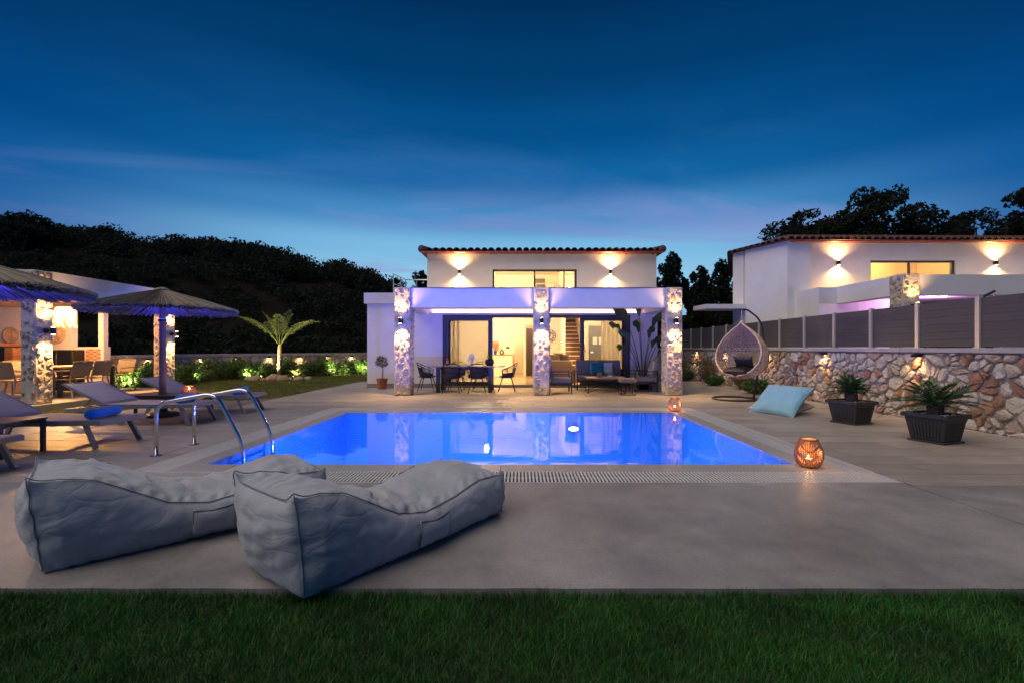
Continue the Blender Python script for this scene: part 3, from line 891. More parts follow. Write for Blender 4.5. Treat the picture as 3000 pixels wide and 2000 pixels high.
st = thing('staircase', 'brown wooden stairs with white nosings seen through the open door', 'stairs', (2.2, 18, 0.06))
for k in range(14):
    y0 = 18.0 + 0.26 * k; z = 0.064 + 0.185 * (k + 1)
    MB().box(1.803, 2.615, y0 + 0.004, y0 + 0.28, z - 0.185, z - 0.028).build('riser', WOODD, st, True)
    MB().box(1.803, 2.615, y0 - 0.02, y0 + 0.262, z - 0.027, z).build('tread', mat('pale_tread', (0.62,0.55,0.46), 0.5) if k == 0 else bpy.data.materials['pale_tread'], st, True)
MB().bar((2.57, 17.95, 1.15), (2.57, 21.6, 3.75), 0.045, 0.07).build('handrail', WOODT, st, True)
for k in range(6):
    MB().box(2.55, 2.58, 17.98 + .6*k, 18.0 + .6*k, 0.3 + .42*k, 1.16 + .43*k).build('baluster', STEEL, st, True)
# sliding door: frame, fixed panes either side, two open sashes parked behind them
sd = MB(); sd.box(-2.574, 3.654, HY + .02, HY + .20, 2.30, 2.389).box(-2.574, -2.49, HY + .02, HY + .20, 0.066, 2.299).box(3.57, 3.653, HY + .02, HY + .20, 0.066, 2.299).box(-2.574, 3.654, HY - .03, HY + .22, 0.0635, 0.085)
slide = sd.build('sliding_door', ANTHW, villa, True)
def sash(x0, x1, y, z0=0.087, z1=2.298, w=0.10):
    m = MB().box(x0, x0 + w, y, y + .05, z0, z1).box(x1 - w, x1, y, y + .05, z0, z1).box(x0 + w, x1 - w, y + .001, y + .049, z1 - w, z1).box(x0 + w, x1 - w, y + .001, y + .049, z0, z0 + w)
    m.build('door_frame', ANTHW, slide, True)
    MB().box(x0 + w, x1 - w, y + .021, y + .027, z0 + w, z1 - w).build('pane', GLASS, slide, True)
sash(-2.488, -0.912, HY + .04); sash(-2.43, -0.97, HY + .12); sash(1.985, 3.568, HY + .04); sash(2.04, 3.50, HY + .12)
# upper storey
UY = 16.64
part('upper_wall', WHITE, (-3.40, -1.01, UY, UY + .25, 2.802, 4.74)); part('upper_wall', WHITE, (2.07, 4.98, UY, UY + .25, 2.702, 4.74))
part('upper_wall', WHITE, (-1.01, 2.07, UY, UY + .25, 4.17, 4.739)); part('upper_wall', WHITE, (-1.01, 2.07, UY, UY + .25, 2.802, 3.0))
part('upper_wall', WHITE, (-3.40, -3.15, UY + .252, 23.4, 2.802, 4.735)); part('upper_wall', WHITE, (4.73, 4.98, UY + .252, 23.4, 2.702, 4.735))
part('upper_wall', WHITE, (-3.40, 4.98, 23.402, 23.6, 0.0, 4.735))
part('upper_floor', INWALL, (-3.14, 1.69, UY + .26, 20.5, 2.82, 2.95)); part('upper_floor', INWALL, (2.71, 4.72, UY + .26, 20.5, 2.82, 2.95))
part('upper_room_wall', INWALL, (-3.14, 4.72, 20.6, 20.7, 2.95, 4.60)); part('upper_room_ceiling', INWALL, (-3.14, 4.72, UY + .26, 20.6, 4.602, 4.68))
up = MB().box(-1.01, 2.07, UY + .06, UY + .14, 4.10, 4.169).box(-1.01, -0.95, UY + .06, UY + .14, 3.0, 4.099).box(1.99, 2.07, UY + .06, UY + .14, 3.0, 4.099).box(0.50, 0.56, UY + .06, UY + .14, 3.0, 4.099)
upw = up.build('upper_window', ANTHW, villa, True)
MB().box(-0.95, 0.50, UY + .095, UY + .101, 3.0, 4.1).build('pane', GLASS, upw, True); MB().box(0.56, 1.99, UY + .095, UY + .101, 3.0, 4.1).build('pane', GLASS, upw, True)
part('upper_door', DOORM, (0.62, 1.12, 20.55, 20.595, 2.955, 4.42))
bal = thing('stair_balustrade', 'steel stair balustrade inside the upper window', 'railing', (1.2, 19, 2.95))
for z in (3.6, 3.78, 3.96):
    MB().tube(bend([(0.62, 19.0, z), (1.45, 18.7, z), (1.62, 19.6, z), (2.9, 19.6, z - .16)], 0.2), 0.014 if z < 3.9 else 0.022, 8).build('rail', STEEL, bal, True)
for x, y in ((0.65, 18.99), (1.05, 18.85), (1.42, 18.72), (1.63, 19.55), (2.2, 19.6)):
    MB().tube([(x, y, 2.95), (x, y, 3.95)], 0.014, 8).build('post', STEEL, bal, True)
# roof: barrel tiles in rows, only the eaves rise into view
def tile_mesh():
    m = MB(); n = 7; vs = []
    for i, (y, r, z) in enumerate(((0, 0.115, 0.0), (0.42, 0.098, 0.01))):
        for q in (1.0, 0.86):
            for k in range(n):
                t = PI * k / (n - 1)
                vs.append((math.cos(t) * r * q, y, math.sin(t) * r * q * 0.95 + z))
    fs = []
    for k in range(n - 1):
        fs += [(k, k+1, 2*n+k+1, 2*n+k), (n+k+1, n+k, 3*n+k, 3*n+k+1), (k, n+k, n+k+1, k+1)]
    return m.add(vs, fs)
TM = None
def roof_tiles(parent, p0, p1, back, slope, rows, pitch=0.245, shown=1, hip=None):
    """rows of tiles from eave line p0-p1 going back"""
    global TM
    a = Vector(p0); b = Vector(p1); d = (b - a); L = d.length; d.normalize(); n = int(L / pitch)
    rest = MB()
    rz = math.atan2(d.y, d.x)
    rot = Matrix.Rotation(rz, 4, 'Z') @ Matrix.Rotation(slope, 4, 'X')
    src = tile_mesh()
    for i in range(n):
        for r in range(rows):
            if hip and (i + .5) * L / n < hip[0] * r * .37 or hip and L - (i + .5) * L / n < hip[1] * r * .37:
                continue
            base = a + d * (i + 0.5) * L / n
            M_ = Matrix.Translation(base) @ rot @ Matrix.Translation((rng.uniform(-.012, .012), r * 0.37 + rng.uniform(-.02, .02), r * 0.008))
            if r < shown:
                if TM is None:
                    o = src.build('roof_tile', ROOFT, parent, smooth=True); TM = o.data
                else:
                    o = bpy.data.objects.new('roof_tile', TM); C.objects.link(o); o.parent = parent
                o.matrix_local = W[parent].inverted() @ M_
            else:
                rest.add([M_ @ Vector(v) for v in src.v], src.f)
    if rest.f:
        rest.build('tile_field', ROOFT, parent, True, smooth=True, kind='stuff')
EZ = 4.76
m = MB(); sl = math.tan(R(6.5))
x0, x1, y0, y1 = -3.62, 5.20, UY - .20, 23.8
m.add([(x0,y0,EZ),(x1,y0,EZ),(x1,y1,EZ),(x0,y1,EZ),(x0,y0,EZ+.03),(x1,y0,EZ+.03),(x1,y1,EZ+.03+(y1-y0)*sl),(x0,y1,EZ+.03+(y1-y0)*sl)],
      [(3,2,1,0),(4,5,6,7),(0,1,5,4),(1,2,6,5),(2,3,7,6),(3,0,4,7)])
roof = m.build('roof', ROOFT, villa, True)
roof_tiles(roof, (x0 + .2, y0 - .04, EZ + .05), (x1 - .1, y0 - .04, EZ + .05), 0, R(6.5), 4, shown=2)
for sx, k in ((x0 + .07, 1), (x1 - .07, -1)):
    mm = MB()
    for j in range(5):
        mm.tube([(sx + k*j*.02, y0 - .05 + j*.36, EZ + .10 + j*.05), (sx + k*j*.02, y0 + .36 + j*.36, EZ + .14 + j*.05)], [0.14, 0.12], 10)
    mm.build('hip_ridge', ROOFT, roof, True, smooth=True)
g_ = MB(); g_.grid(lambda u, v: (x0 + .05 + (x1 - x0 - .1) * u, y0 - .03 - .065 * math.sin(PI * v) , EZ - .01 + 0.075 * (v - .5)), 2, 9)
g_.build('gutter', GUTTER, villa, True, solid=0.004)
gb = None
for k in range(9):
    x = x0 + .6 + k * .98
    part('gutter_bracket', GUTTER, (x - .012, x + .012, y0 - .02, y0 + .19, EZ - .075, EZ - .055))
# terrace railing at upper left
rl = thing('terrace_railing', 'thin metal railing on the roof terrace left of the upper storey', 'railing', (-3.9, 16.8, 3.1))
for z in (3.82, 3.5):
    MB().tube([(-4.35, 15.6, z), (-4.25, 16.9, z), (-3.42, 16.9, z)], 0.02 if z > 3.6 else 0.012, 8).build('rail', STEEL, rl, True)
for x, y in ((-4.35, 15.6), (-4.28, 16.3), (-4.25, 16.9), (-3.85, 16.9)):
    MB().tube([(x, y, 3.1), (x, y, 3.82)], 0.017, 8).build('post', STEEL, rl, True)

# up-and-down sconces
def sconce(loc, nrm, label, e_up, e_dn, group, cone=128, h=0.15, off=0.085, glow=0.0):
    t = thing('wall_sconce', label, 'lamp', loc, math.atan2(nrm[1], nrm[0]), group)
    MB().box(0, 0.02, -0.04, 0.04, -0.05, 0.05).box(0.018, off - .03, -0.012, 0.012, -0.02, 0.02).build('bracket', BLACKM, t)
    MB().lathe([(0.044, -h/2), (0.046, -h/2 + .004), (0.046, h/2 - .004), (0.044, h/2)], 18, (off, 0, 0)).build('body', BLACKM, t, smooth=False)
    MB().lathe([(0.036, h/2 + .001), (0.036, h/2 + .004)], 16, (off, 0, 0)).build('upper_lens', LENS, t)
    MB().lathe([(0.036, -h/2 - .004), (0.036, -h/2 - .001)], 16, (off, 0, 0)).build('lower_lens', LENS, t)
    light('SPOT', t, (off, 0, h/2 + .02), e_up, WARM, 0.045, (0, 0, 1), cone, 0.8)
    light('SPOT', t, (off, 0, -h/2 - .02), e_dn, WARM, 0.045, (0, 0, -1), cone, 0.8)
    return t
G1 = 'up and down lamps on the porch columns'
for x, s in ((-3.24, 'left'), (0.58, 'middle'), (4.228, 'right')):
    sconce((x, 12.44, 2.03), (0, -1, 0), 'black up and down lamp glowing on the %s porch column' % s, 26, 60, G1, cone=116, off=0.16)
G2 = 'up and down lamps on the upper storey'
sconce((-2.21, UY, 4.06), (0, -1, 0), 'glowing up and down lamp left of the upper window of the middle house', 56, 56, G2, cone=140)
sconce((3.29, UY, 4.06), (0, -1, 0), 'glowing up and down lamp right of the upper window of the middle house', 56, 56, G2, cone=140)
# interior lamps: flat ceiling fittings
def ceiling_lamp(loc, label, e, r=0.18):
    t = thing('ceiling_lamp', label, 'lamp', loc, 0, 'ceiling lamps inside the villa')
    MB().lathe([(r, 0), (r, -0.03), (r * .9, -0.045)], 20).build('shade', CEIL, t)
    light('POINT', t, (0, 0, -0.16), e, (1.0, 0.64, 0.29), 0.14)
ceiling_lamp((-1.2, 17.2, 2.618), 'flat ceiling lamp over the dining side of the living room', 190)
ceiling_lamp((3.2, 17.0, 2.618), 'flat ceiling lamp over the sofa side of the living room', 150)
ceiling_lamp((-0.6, 21.4, 2.618), 'flat ceiling lamp in the hallway behind the living room', 40)
ceiling_lamp((2.2, 19.2, 4.60), 'flat ceiling lamp above the staircase', 55)
ceiling_lamp((-0.4, 18.4, 4.60), 'flat ceiling lamp in the upper bedroom', 150)
# curtains
CURT = mat('sheer_curtain', (0.62,0.55,0.42), 0.9, var=0.05, trans=0.5)
def curtain(x0, x1, y, z0, z1, label, taper=0.0):
    m = MB(); n = 70
    m.grid(lambda u, v: (x0 + (x1 - x0) * u * (1 - taper * (1 - v) ** 2), y + 0.045 * math.sin(u * (x1 - x0) * 42) * (0.6 + .4 * v), z0 + (z1 - z0) * v), n, 8)
    tag(m.build('curtain', CURT, smooth=True), label, 'curtain', 'curtains inside the villa')
curtain(-2.55, -2.05, HY + .36, 0.08, 2.6, 'long cream curtain at the left end of the sliding door')
curtain(2.75, 3.62, HY + .36, 0.08, 2.6, 'sheer pleated curtain at the right end of the sliding door')

# ================================================================ neighbouring villa
nv = thing('neighbour_villa', 'white villa with dark tiled roof behind the slat fence', 'house', (13, 15, 0.3))
DX, DY, DZ = 13.57, -0.44, 0.3
def npart(name, m, b, parent=None, **k):
    return MB().box(*b).build(name, m, parent or nv, True, **k)
column(nv, 10.11, 10.56, 12.03, 12.48, 0.3, 3.262, 141, 'fl')
npart('porch_beam', WHITE, (10.56, 20, 12.10, 12.46, 2.71, 3.25))
npart('side_beam', WHITE, (10.14, 10.5, 12.485, 14.6, 2.712, 3.25))
npart('porch_ceiling', WHITE, (10.5, 20, 12.465, 16.2, 2.86, 3.10))
npart('wall', WHITE, (10.9, 12.2, 14.64, 14.9, 0.3, 2.858)); npart('wall', WHITE, (15.5, 20, 14.64, 14.9, 0.3, 2.858))
npart('wall', WHITE, (9.6, 10.88, 14.62, 16.0, 0.3, 3.24))
npart('door_frame', ANTHW, (12.2, 15.5, 14.66, 14.8, 2.5, 2.7))
ndg = npart('sliding_door', GLASS, (12.2, 15.5, 14.70, 14.71, 0.3, 2.5))
npart('upper_wall', WHITE, (10.17, 12.47, 16.2, 16.45, 3.1, 5.04)); npart('upper_wall', WHITE, (15.5, 22, 16.2, 16.45, 3.1, 5.04))
npart('upper_wall', WHITE, (12.47, 15.5, 16.2, 16.45, 4.41, 5.035)); npart('upper_wall', WHITE, (12.47, 15.5, 16.2, 16.45, 3.1, 3.3))
npart('upper_room_wall', INWALL, (12.0, 16.2, 18.6, 18.7, 3.1, 5.0)); npart('upper_room_ceiling', INWALL, (12.0, 16.2, 16.46, 18.6, 4.9, 5.0))
npart('upper_room_wall', INWALL, (11.9, 12.0, 16.46, 18.7, 3.1, 5.0)); npart('upper_room_wall', INWALL, (16.2, 16.3, 16.46, 18.7, 3.1, 5.0)); npart('upper_floor', INWALL, (12.0, 16.2, 16.46, 18.6, 3.0, 3.1))
nw = MB().box(12.47, 15.5, 16.25, 16.33, 4.34, 4.409).box(15.40, 15.5, 16.25, 16.33, 3.3, 4.339).box(12.47, 12.52, 16.25, 16.33, 3.3, 4.339).box(13.88, 13.92, 16.25, 16.33, 3.3, 4.339).build('upper_window', ANTHW, nv, True)
MB().box(12.52, 13.88, 16.285, 16.291, 3.3, 4.34).build('pane', GLASS, nw, True); MB().box(13.92, 15.40, 16.285, 16.291, 3.3, 4.34).build('pane', GLASS, nw, True)
# stair block and oblique end walls
def poly_wall(pts, z0, z1, name='stair_block'):
    return MB().prism(pts, z0, z1).build(name, WHITE, nv, True)
poly_wall([(9.35, 15.92), (10.165, 15.92), (10.165, 17.6), (8.75, 17.6), (8.62, 17.44)], 0.3, 5.04)
poly_wall([(8.63, 17.62), (10.165, 17.62), (10.165, 20), (9.35, 20), (8.46, 18.1)], 0.3, 5.035)
MB().prism([(8.62, 17.40), (8.70, 18.6), (7.0, 18.4), (7.12, 17.42)], 2.80, 2.97).build('canopy', WHITE, nv, True)
# roof with hips
NZ = 5.05
m = MB()
rv = [(9.20,15.75,NZ),(22,15.95,NZ),(22,24,NZ),(11.0,24,NZ),(8.27,18.2,NZ),(8.42,17.45,NZ),(11.6,20.3,6.28),(22,20.3,6.28)]
m.add(rv, [(0,1,7,6),(5,0,6),(4,5,6),(3,4,6),(2,3,6,7),(1,2,7),(5,4,3,2,1,0)])
nroof = m.build('roof', ROOFT, nv, True)
roof_tiles(nroof, (9.25, 15.72, NZ + .0), (21.9, 15.92, NZ + .0), 0, R(14.5), 5, shown=2, hip=(.75, 0))
roof_tiles(nroof, (8.26, 18.2, NZ + .0), (9.2, 15.75, NZ + .0), 0, R(14), 2, shown=1, hip=(0, 1.4))
g_ = MB(); g_.grid(lambda u, v: (9.3 + 12.6 * u, 15.73 + 0.2 * u - .065 * math.sin(PI * v), NZ - .06 + 0.075 * (v - .5)), 2, 9)
g_.build('gutter', GUTTER, nv, True, solid=0.004)
G3 = 'up and down lamps on the neighbouring villa'
sconce((11.29, 16.2, 4.31), (0, -1, 0), 'glowing up and down lamp left of the window of the right hand villa', 52, 52, G3, cone=140)
sconce((16.87, 16.2, 4.31), (0, -1, 0), 'glowing up and down lamp right of the window of the right hand villa', 52, 52, G3, cone=140)
sconce((10.34, 12.0, 2.40), (0, -1, 0), 'glowing lamp on the stone column just above the slat fence', 24, 18, G3, cone=116, off=0.16)
t = thing('ceiling_lamp', 'lamp in the upper room of the neighbouring villa', 'lamp', (14, 17.4, 4.9), 0, 'ceiling lamps of the neighbouring villa')
MB().lathe([(0.18, 0), (0.18, -0.03), (0.16, -0.045)], 20).build('shade', CEIL, t); light('POINT', t, (0, 0, -0.16), 60, (1.0, 0.52, 0.16), 0.14)
t = thing('ceiling_lamp', 'lamp in the porch of the neighbouring villa', 'lamp', (12.6, 13.6, 2.858), 0, 'ceiling lamps of the neighbouring villa')
MB().lathe([(0.12, 0), (0.12, -0.03), (0.11, -0.045)], 20).build('shade', emit('violet_lamp', (0.8, 0.45, 1.0), 6), t); light('POINT', t, (0, 0, -0.16), 55, (0.85, 0.42, 0.95), 0.10)
t = thing('swing_pole', 'dark curved swing pole with hook showing above the slat fence', 'pole', (10.3, 9.9, 0.3))
MB().tube(bend([(9.75, 9.9, 0.3), (9.75, 9.9, 2.25), (10.32, 9.9, 2.53)], 0.3), 0.028, 8).build('arm', ANTH, t, True)
MB().tube([(10.30, 9.9, 2.52), (10.30, 9.9, 2.40), (10.33, 9.9, 2.37)], 0.008, 6).build('hook', STEEL, t, True)
MB().prism([(7.64, 2), (30, 2), (30, 40), (7.64, 40)], -0.3, 0.25).build('neighbour_ground', EARTH, kind='structure')
# ================================================================ pavilion (outdoor kitchen)
pav = thing('pavilion', 'white flat roofed outdoor kitchen pavilion on stone columns at the left', 'pavilion', (-12.5, 11.4, 0))
def pp(name, m, b, parent=None, **k):
    return MB().box(*b).build(name, m, parent or pav, True, **k)
PLIN = mat('pavilion_floor', (0.34,0.31,0.27), 0.6, var=0.12, scale=3)
pp('floor_slab', PLIN, (-18, -9.98, 9.35, 13.6, -0.1, 0.12), bev=0.006)
column(pav, -10.42, -10.10, 9.48, 9.85, 0.12, 2.93, 161, 'fr', nst=44)
column(pav, -10.44, -10.10, 12.95, 13.32, 0.12, 2.93, 171, 'fr', nst=44)
pp('fascia_beam', WHITE, (-10.40, -10.14, 9.855, 12.945, 2.40, 2.945)); pp('front_beam', WHITE, (-18, -10.425, 9.50, 9.80, 2.40, 2.94))
pp('back_beam', WHITE, (-18, -10.445, 12.98, 13.28, 2.402, 2.94)); pp('ceiling', mat('ochre_ceiling', (0.55,0.40,0.24), 0.8, var=0.05), (-18, -10.405, 9.805, 12.975, 2.46, 2.62))
pp('back_wall', WHITE, (-18, -12.88, 13.05, 13.25, 0.12, 2.40)); pp('low_wall', WHITE, (-12.878, -11.90, 13.0, 13.22, 0.12, 1.33)); pp('wall_post', WHITE, (-12.08, -11.93, 13.03, 13.18, 1.331, 2.40))
# two-tone splash-back tiles
TA = mat('ochre_tile', (0.44,0.20,0.09), 0.4, var=0.12); TB = mat('cream_tile', (0.60,0.47,0.32), 0.4, var=0.08)
def splash(x0, x1, z0, z1, y, w=0.105, h=0.055):
    nx = int((x1 - x0) / w); nz = int((z1 - z0) / h)
    src = {}
    for i in range(nx):
        for j in range(nz):
            k = (i + j) % 2
            if k not in src:
                o = MB().box(0, w - .006, 0, 0.012, 0, h - .005).build('wall_tile', TA if k else TB, pav); src[k] = o
            else:
                o = src[k].copy(); C.objects.link(o)
            o.location = Vector((x0 + i * w, y - .012, z0 + j * h)) - Vector((-12.5, 11.4, 0))
splash(-12.40, -11.97, 0.78, 1.31, 12.998)
splash(-14.2, -13.35, 0.95, 1.34, 13.048)
fr = thing('kitchen_fridge', 'dark two door appliance under the splash back in the pavilion', 'appliance', (-12.8, 12.8, 0.12))
MB().box(-13.18, -12.42, 12.62, 12.985, 0.13, 1.25).build('cabinet', BLACK, fr, True, bev=0.01)
MB().box(-13.16, -12.805, 12.60, 12.618, 0.16, 1.23).build('door', BLACKM, fr, True, bev=0.004); MB().box(-12.795, -12.44, 12.60, 12.618, 0.16, 1.23).build('door', BLACKM, fr, True, bev=0.004)
MB().tube([(-12.83, 12.585, .7), (-12.83, 12.585, 1.15)], 0.01, 8).build('handle', STEEL, fr, True)
bq = thing('barbecue', 'brick barbecue counter with black grill door at the left edge', 'barbecue', (-14, 12.2, 0.12))
BRICK = mat('warm_brick', (0.40,0.19,0.10), 0.8, var=0.2, rnd=0.15)
MB().box(-16, -13.25, 12.1, 12.98, 0.121, 0.86).build('counter_base', mat('counter_render', (0.55,0.40,0.28), 0.8), bq, True)
for i in range(22):
    MB().box(-16 + i*.125, -15.885 + i*.125, 12.03, 12.98, 0.862, 0.94).build('brick', BRICK, bq, True)
for z in range(5):
    for k in (0, 1):
        MB().box(-14.05 - .0, -13.83, 12.4 + .28*k, 12.66 + .28*k, 0.942 + z*.075, 1.012 + z*.075).build('brick', BRICK, bq, True)
MB().box(-15.2, -14.06, 12.4, 12.95, 0.942, 1.34).build('grill_box', BLACK, bq, True)
for i in range(10):
    MB().box(-15.1 + .25*(i%4), -14.88 + .25*(i%4), 12.36, 12.96, 1.345, 1.42).build('brick', BRICK, bq, True) if i < 4 else None
masonry(bq, (-16, 12.1, 0.15), (1, 0, 0), (0, -1, 0), 2.4, 0.68, 26, RUBL, 77, 0.015, 0.02)
pd = thing('pendant_lamp', 'woven basket pendant lamp glowing under the pavilion roof', 'lamp', (-11.5, 11.5, 2.46))
MB().tube([(0, 0, 0), (0, 0, -0.14)], 0.006, 6).build('cord', BLACK, pd)
m = MB(); m.lathe([(0.10, -0.13), (0.17, -0.16), (0.20, -0.26), (0.21, -0.34)], 24, cap=False); m.build('shade', mat('woven_shade', (0.62,0.46,0.28), 0.8, var=0.2, scale=30, trans=0.5), pd, smooth=True)
m = MB()
for k in range(60):
    a = 2 * PI * k / 60; r = 0.21 + 0.008 * math.sin(k * 9)
    m.tube([(r*math.cos(a), r*math.sin(a), -0.33), (r*math.cos(a)*1.04, r*math.sin(a)*1.04, -0.62 - .03*math.sin(k*5))], 0.005, 4)
m.build('fringe', WICK, pd, kind='stuff')
MB().lathe([(0.01, -0.2), (0.05, -0.24), (0.055, -0.29), (0.01, -0.33)], 14).build('bulb', BULB, pd, smooth=True)
light('POINT', pd, (0, 0, -0.37), 150, (1.0, 0.48, 0.15), 0.06)
for x, z, r, lab in ((-14.55, 1.66, 0.24, 'small round wicker tray on the pavilion wall, left of the column'), (-13.28, 1.72, 0.30, 'larger round wicker tray on the pavilion wall, right of the column')):
    t = thing('wicker_tray', lab, 'tray', (x, 13.045, z), 0, 'trays on the pavilion wall')
    m = MB()
    for k in range(1, 7):
        m.tube([(r*k/6.5*math.cos(a*PI/16), -0.02 - (0.012 if k > 5 else 0), r*k/6.5*math.sin(a*PI/16)) for a in range(32)], 0.02, 6, closed=True)
    m.build('coil', WICK, t)
    m = MB(); m.tube([(0, -0.008, 0), (0, -0.018, 0)], r * .93, 28); m.build('base', WOODD, t)
G4 = 'up and down lamps on the pavilion columns'
sconce((-10.07, 9.66, 1.66), (1, 0, 0), 'glowing lamp on the near pavilion column', 36, 60, G4, cone=116, off=0.16)
sconce((-10.07, 13.13, 1.70), (1, 0, 0), 'glowing lamp on the far pavilion column behind the parasol pole', 36, 56, G4, cone=116, off=0.16)
# pavilion table and chairs
tb = thing('garden_table', 'long light topped garden table under the pavilion', 'table', (-11.45, 11.6, 0.12))
MB().box(-0.47, 0.47, -0.75, 0.75, 0.70, 0.735).build('top', mat('pale_laminate', (0.52,0.42,0.31), 0.5), tb, bev=0.004)
for x in (-.43, .43):
    for y in (-.70, .70):
        MB().box(x-.035, x+.035, y-.035, y+.035, 0, .698).build('leg', ANTH, tb)
MB().box(-.43, .43, -.71, .71, .63, .698).build('apron', ANTH, tb)
TAUP = mat('taupe_resin', (0.30,0.25,0.195), 0.6, var=0.08)
def resin_chair():
    t = thing('resin_chair', 'x', 'chair', (0,0,0), 0, 'taupe chairs round the pavilion table')
    MB().grid(lambda u, v: (-.23 + .46*u, -.22 + .44*v, .44 - .02*math.sin(PI*u)*math.sin(PI*v)), 8, 8).build('seat', TAUP, t, smooth=True, solid=.02)
    MB().grid(lambda u, v: (-.23 + .46*u, -.22 - .10*v - .04*math.sin(PI*u), .50 + .34*v), 9, 7).build('backrest', TAUP, t, smooth=True, solid=.016)
    for s in (-1, 1):
        MB().tube([(s*.24, .22, 0), (s*.225, .20, .42), (s*.24, .18, .63), (s*.24, -.22, .65)], .016, 8).build('leg', TAUP, t)
        MB().tube([(s*.24, -.30, 0), (s*.22, -.21, .44), (s*.235, -.33, .85)], .018, 8).build('leg', TAUP, t)
    MB().tube([(-.235, -.33, .85), (0, -.37, .86), (.235, -.33, .85)], .016, 8).build('top_rail', TAUP, t)
    return t
rc = resin_chair()
spots = [(-10.86, 10.98, PI/2, 'taupe chair at the pavilion table, its back to the patio, nearer the column'), (-10.86, 11.52, PI/2, 'taupe chair at the pavilion table, its back to the patio, farther from the column'),
         (-12.15, 11.2, -PI/2, 'taupe chair on the far side of the pavilion table'), (-12.15, 11.9, -PI/2, 'taupe chair on the far side of the pavilion table towards the hedge'),
         (-11.1, 12.55, PI, 'taupe chair at the end of the pavilion table next to the hedge'), (-11.62, 10.45, 0.1, 'taupe chair half hidden behind the near pavilion column')]
for i, (x, y, rz, lab) in enumerate(spots):
    if i == 0:
        rc.location = (x, y, .12); rc.rotation_euler = (0, 0, rz); rc['label'] = lab
    else:
        dup(rc, (x, y, .12), rz, lab)

ADDED_LED = emit('added_blue_led', (0.1, 0.15, 1.0), 6)  # glow for the added fittings on the parasol poles
# ================================================================ thatched parasols
def parasol(loc, label, seed):
    r = random.Random(seed)
    t = thing('thatched_parasol', label, 'parasol', loc, 0, 'thatched parasols between the loungers')
    MB().tube([(0, 0, 0.02), (0.004, 0, 0.9), (0, 0.004, 1.7), (0, 0, 2.36)], [0.058, 0.056, 0.052, 0.045], 14).build('pole', POLE, t, smooth=True)
    MB().lathe([(0.27, 0), (0.27, 0.05), (0.24, 0.07), (0.09, 0.10), (0.08, 0.24)], 18).build('base', ANTH, t)
    Rr, za, zr = 1.22, 2.38, 2.03
    def zz(q):
        return za - (za - zr) * (q ** 1.06)
    for k in range(8):
        a = 2 * PI * k / 8 + .2
        MB().bar((0.03*math.cos(a), .03*math.sin(a), za - .09), (1.12*math.cos(a), 1.12*math.sin(a), zz(.92) - .06), .03, .04).build('rafter', POLE, t)
    m = MB()
    for q in (0.5, 0.92):
        m.tube([(Rr*q*math.cos(a*PI/20), Rr*q*math.sin(a*PI/20), zz(q) - .045) for a in range(40)], .012, 6, closed=True)
    m.build('hoop', POLE, t)
    m = MB(); m.grid(lambda u, v: (Rr*.97*(v*.99+.01)*math.cos(2*PI*u), Rr*.97*(v*.99+.01)*math.sin(2*PI*u), zz(v) - .02), 48, 6, cu=True)
    m.build('matting', REED, t, smooth=True)
    n = 3600
    V = []; F = []
    for i in range(n):
        a = r.uniform(0, 2*PI); under = i % 4 == 0
        q0 = r.choice([0.0, 0.0, 0.25, 0.5, 0.62]) + r.uniform(0, .12)
        q1 = 1 + r.uniform(-.02, .03) if r.random() < .75 else min(1, q0 + .4)
        w = r.uniform(.0035, .0075); h = (r.uniform(-.045, -.02) if under else r.uniform(0.0, .02)) + (.0 if under else .02 * (1 - q0))
        da = r.uniform(-.025, .025)
        pts = []
        for q, a_ in ((q0, a), ((q0 + q1) / 2, a + da * .5), (q1, a + da)):
            droop = -0.03 * max(0, (q - .9) / .1) if q > .9 else 0
            pts.append(Vector((Rr*q*math.cos(a_), Rr*q*math.sin(a_), zz(q) + h + droop * r.uniform(.2, 1.2))))
        tx = Vector((-math.sin(a), math.cos(a), 0)) * w
        o_ = len(V)
        for p in pts:
            V += [p - tx, p + tx, p + Vector((0, 0, w * 1.6))]
        for k in range(2):
            b = o_ + k * 3
            for e in range(3):
                f = (e + 1) % 3
                F.append((b + e, b + f, b + 3 + f, b + 3 + e))
        F.append((o_ + 6, o_ + 7, o_ + 8, o_ + 8))
    F = [f if f[2] != f[3] else f[:3] for f in F]
    MB().add(V, F).build('thatch', REED, t, kind='stuff')
    MB().lathe([(0.060, 1.80), (0.066, 1.81), (0.066, 1.84), (0.060, 1.85)], 16).build('added_led_collar', ANTH, t); MB().lathe([(0.058, 1.851), (0.064, 1.852)], 16, cap=False).build('added_led_lens', ADDED_LED, t)  # added fitting, invented as a source for the blue underside
    [light('SPOT', t, (.11*math.cos(q), .11*math.sin(q), 1.87), 46, (0.03, 0.035, 1.0), .02, (.75*math.cos(q), .75*math.sin(q), .55), 100, .8) for q in (-2.6, -1.57, -.5, 1.0, 2.2)]  # added blue spots that tint the thatch from below
    MB().lathe([(0.15, 2.385), (0.11, 2.425), (0.05, 2.45), (0.01, 2.46)], 16).build('cap', REED, t, smooth=True)
    return t
parasol((-6.84, 8.70, 0), 'thatched parasol standing free right of the pavilion columns', 3)
parasol((-6.84, 5.54, 0), 'thatched parasol cut off by the left edge of the picture', 4)

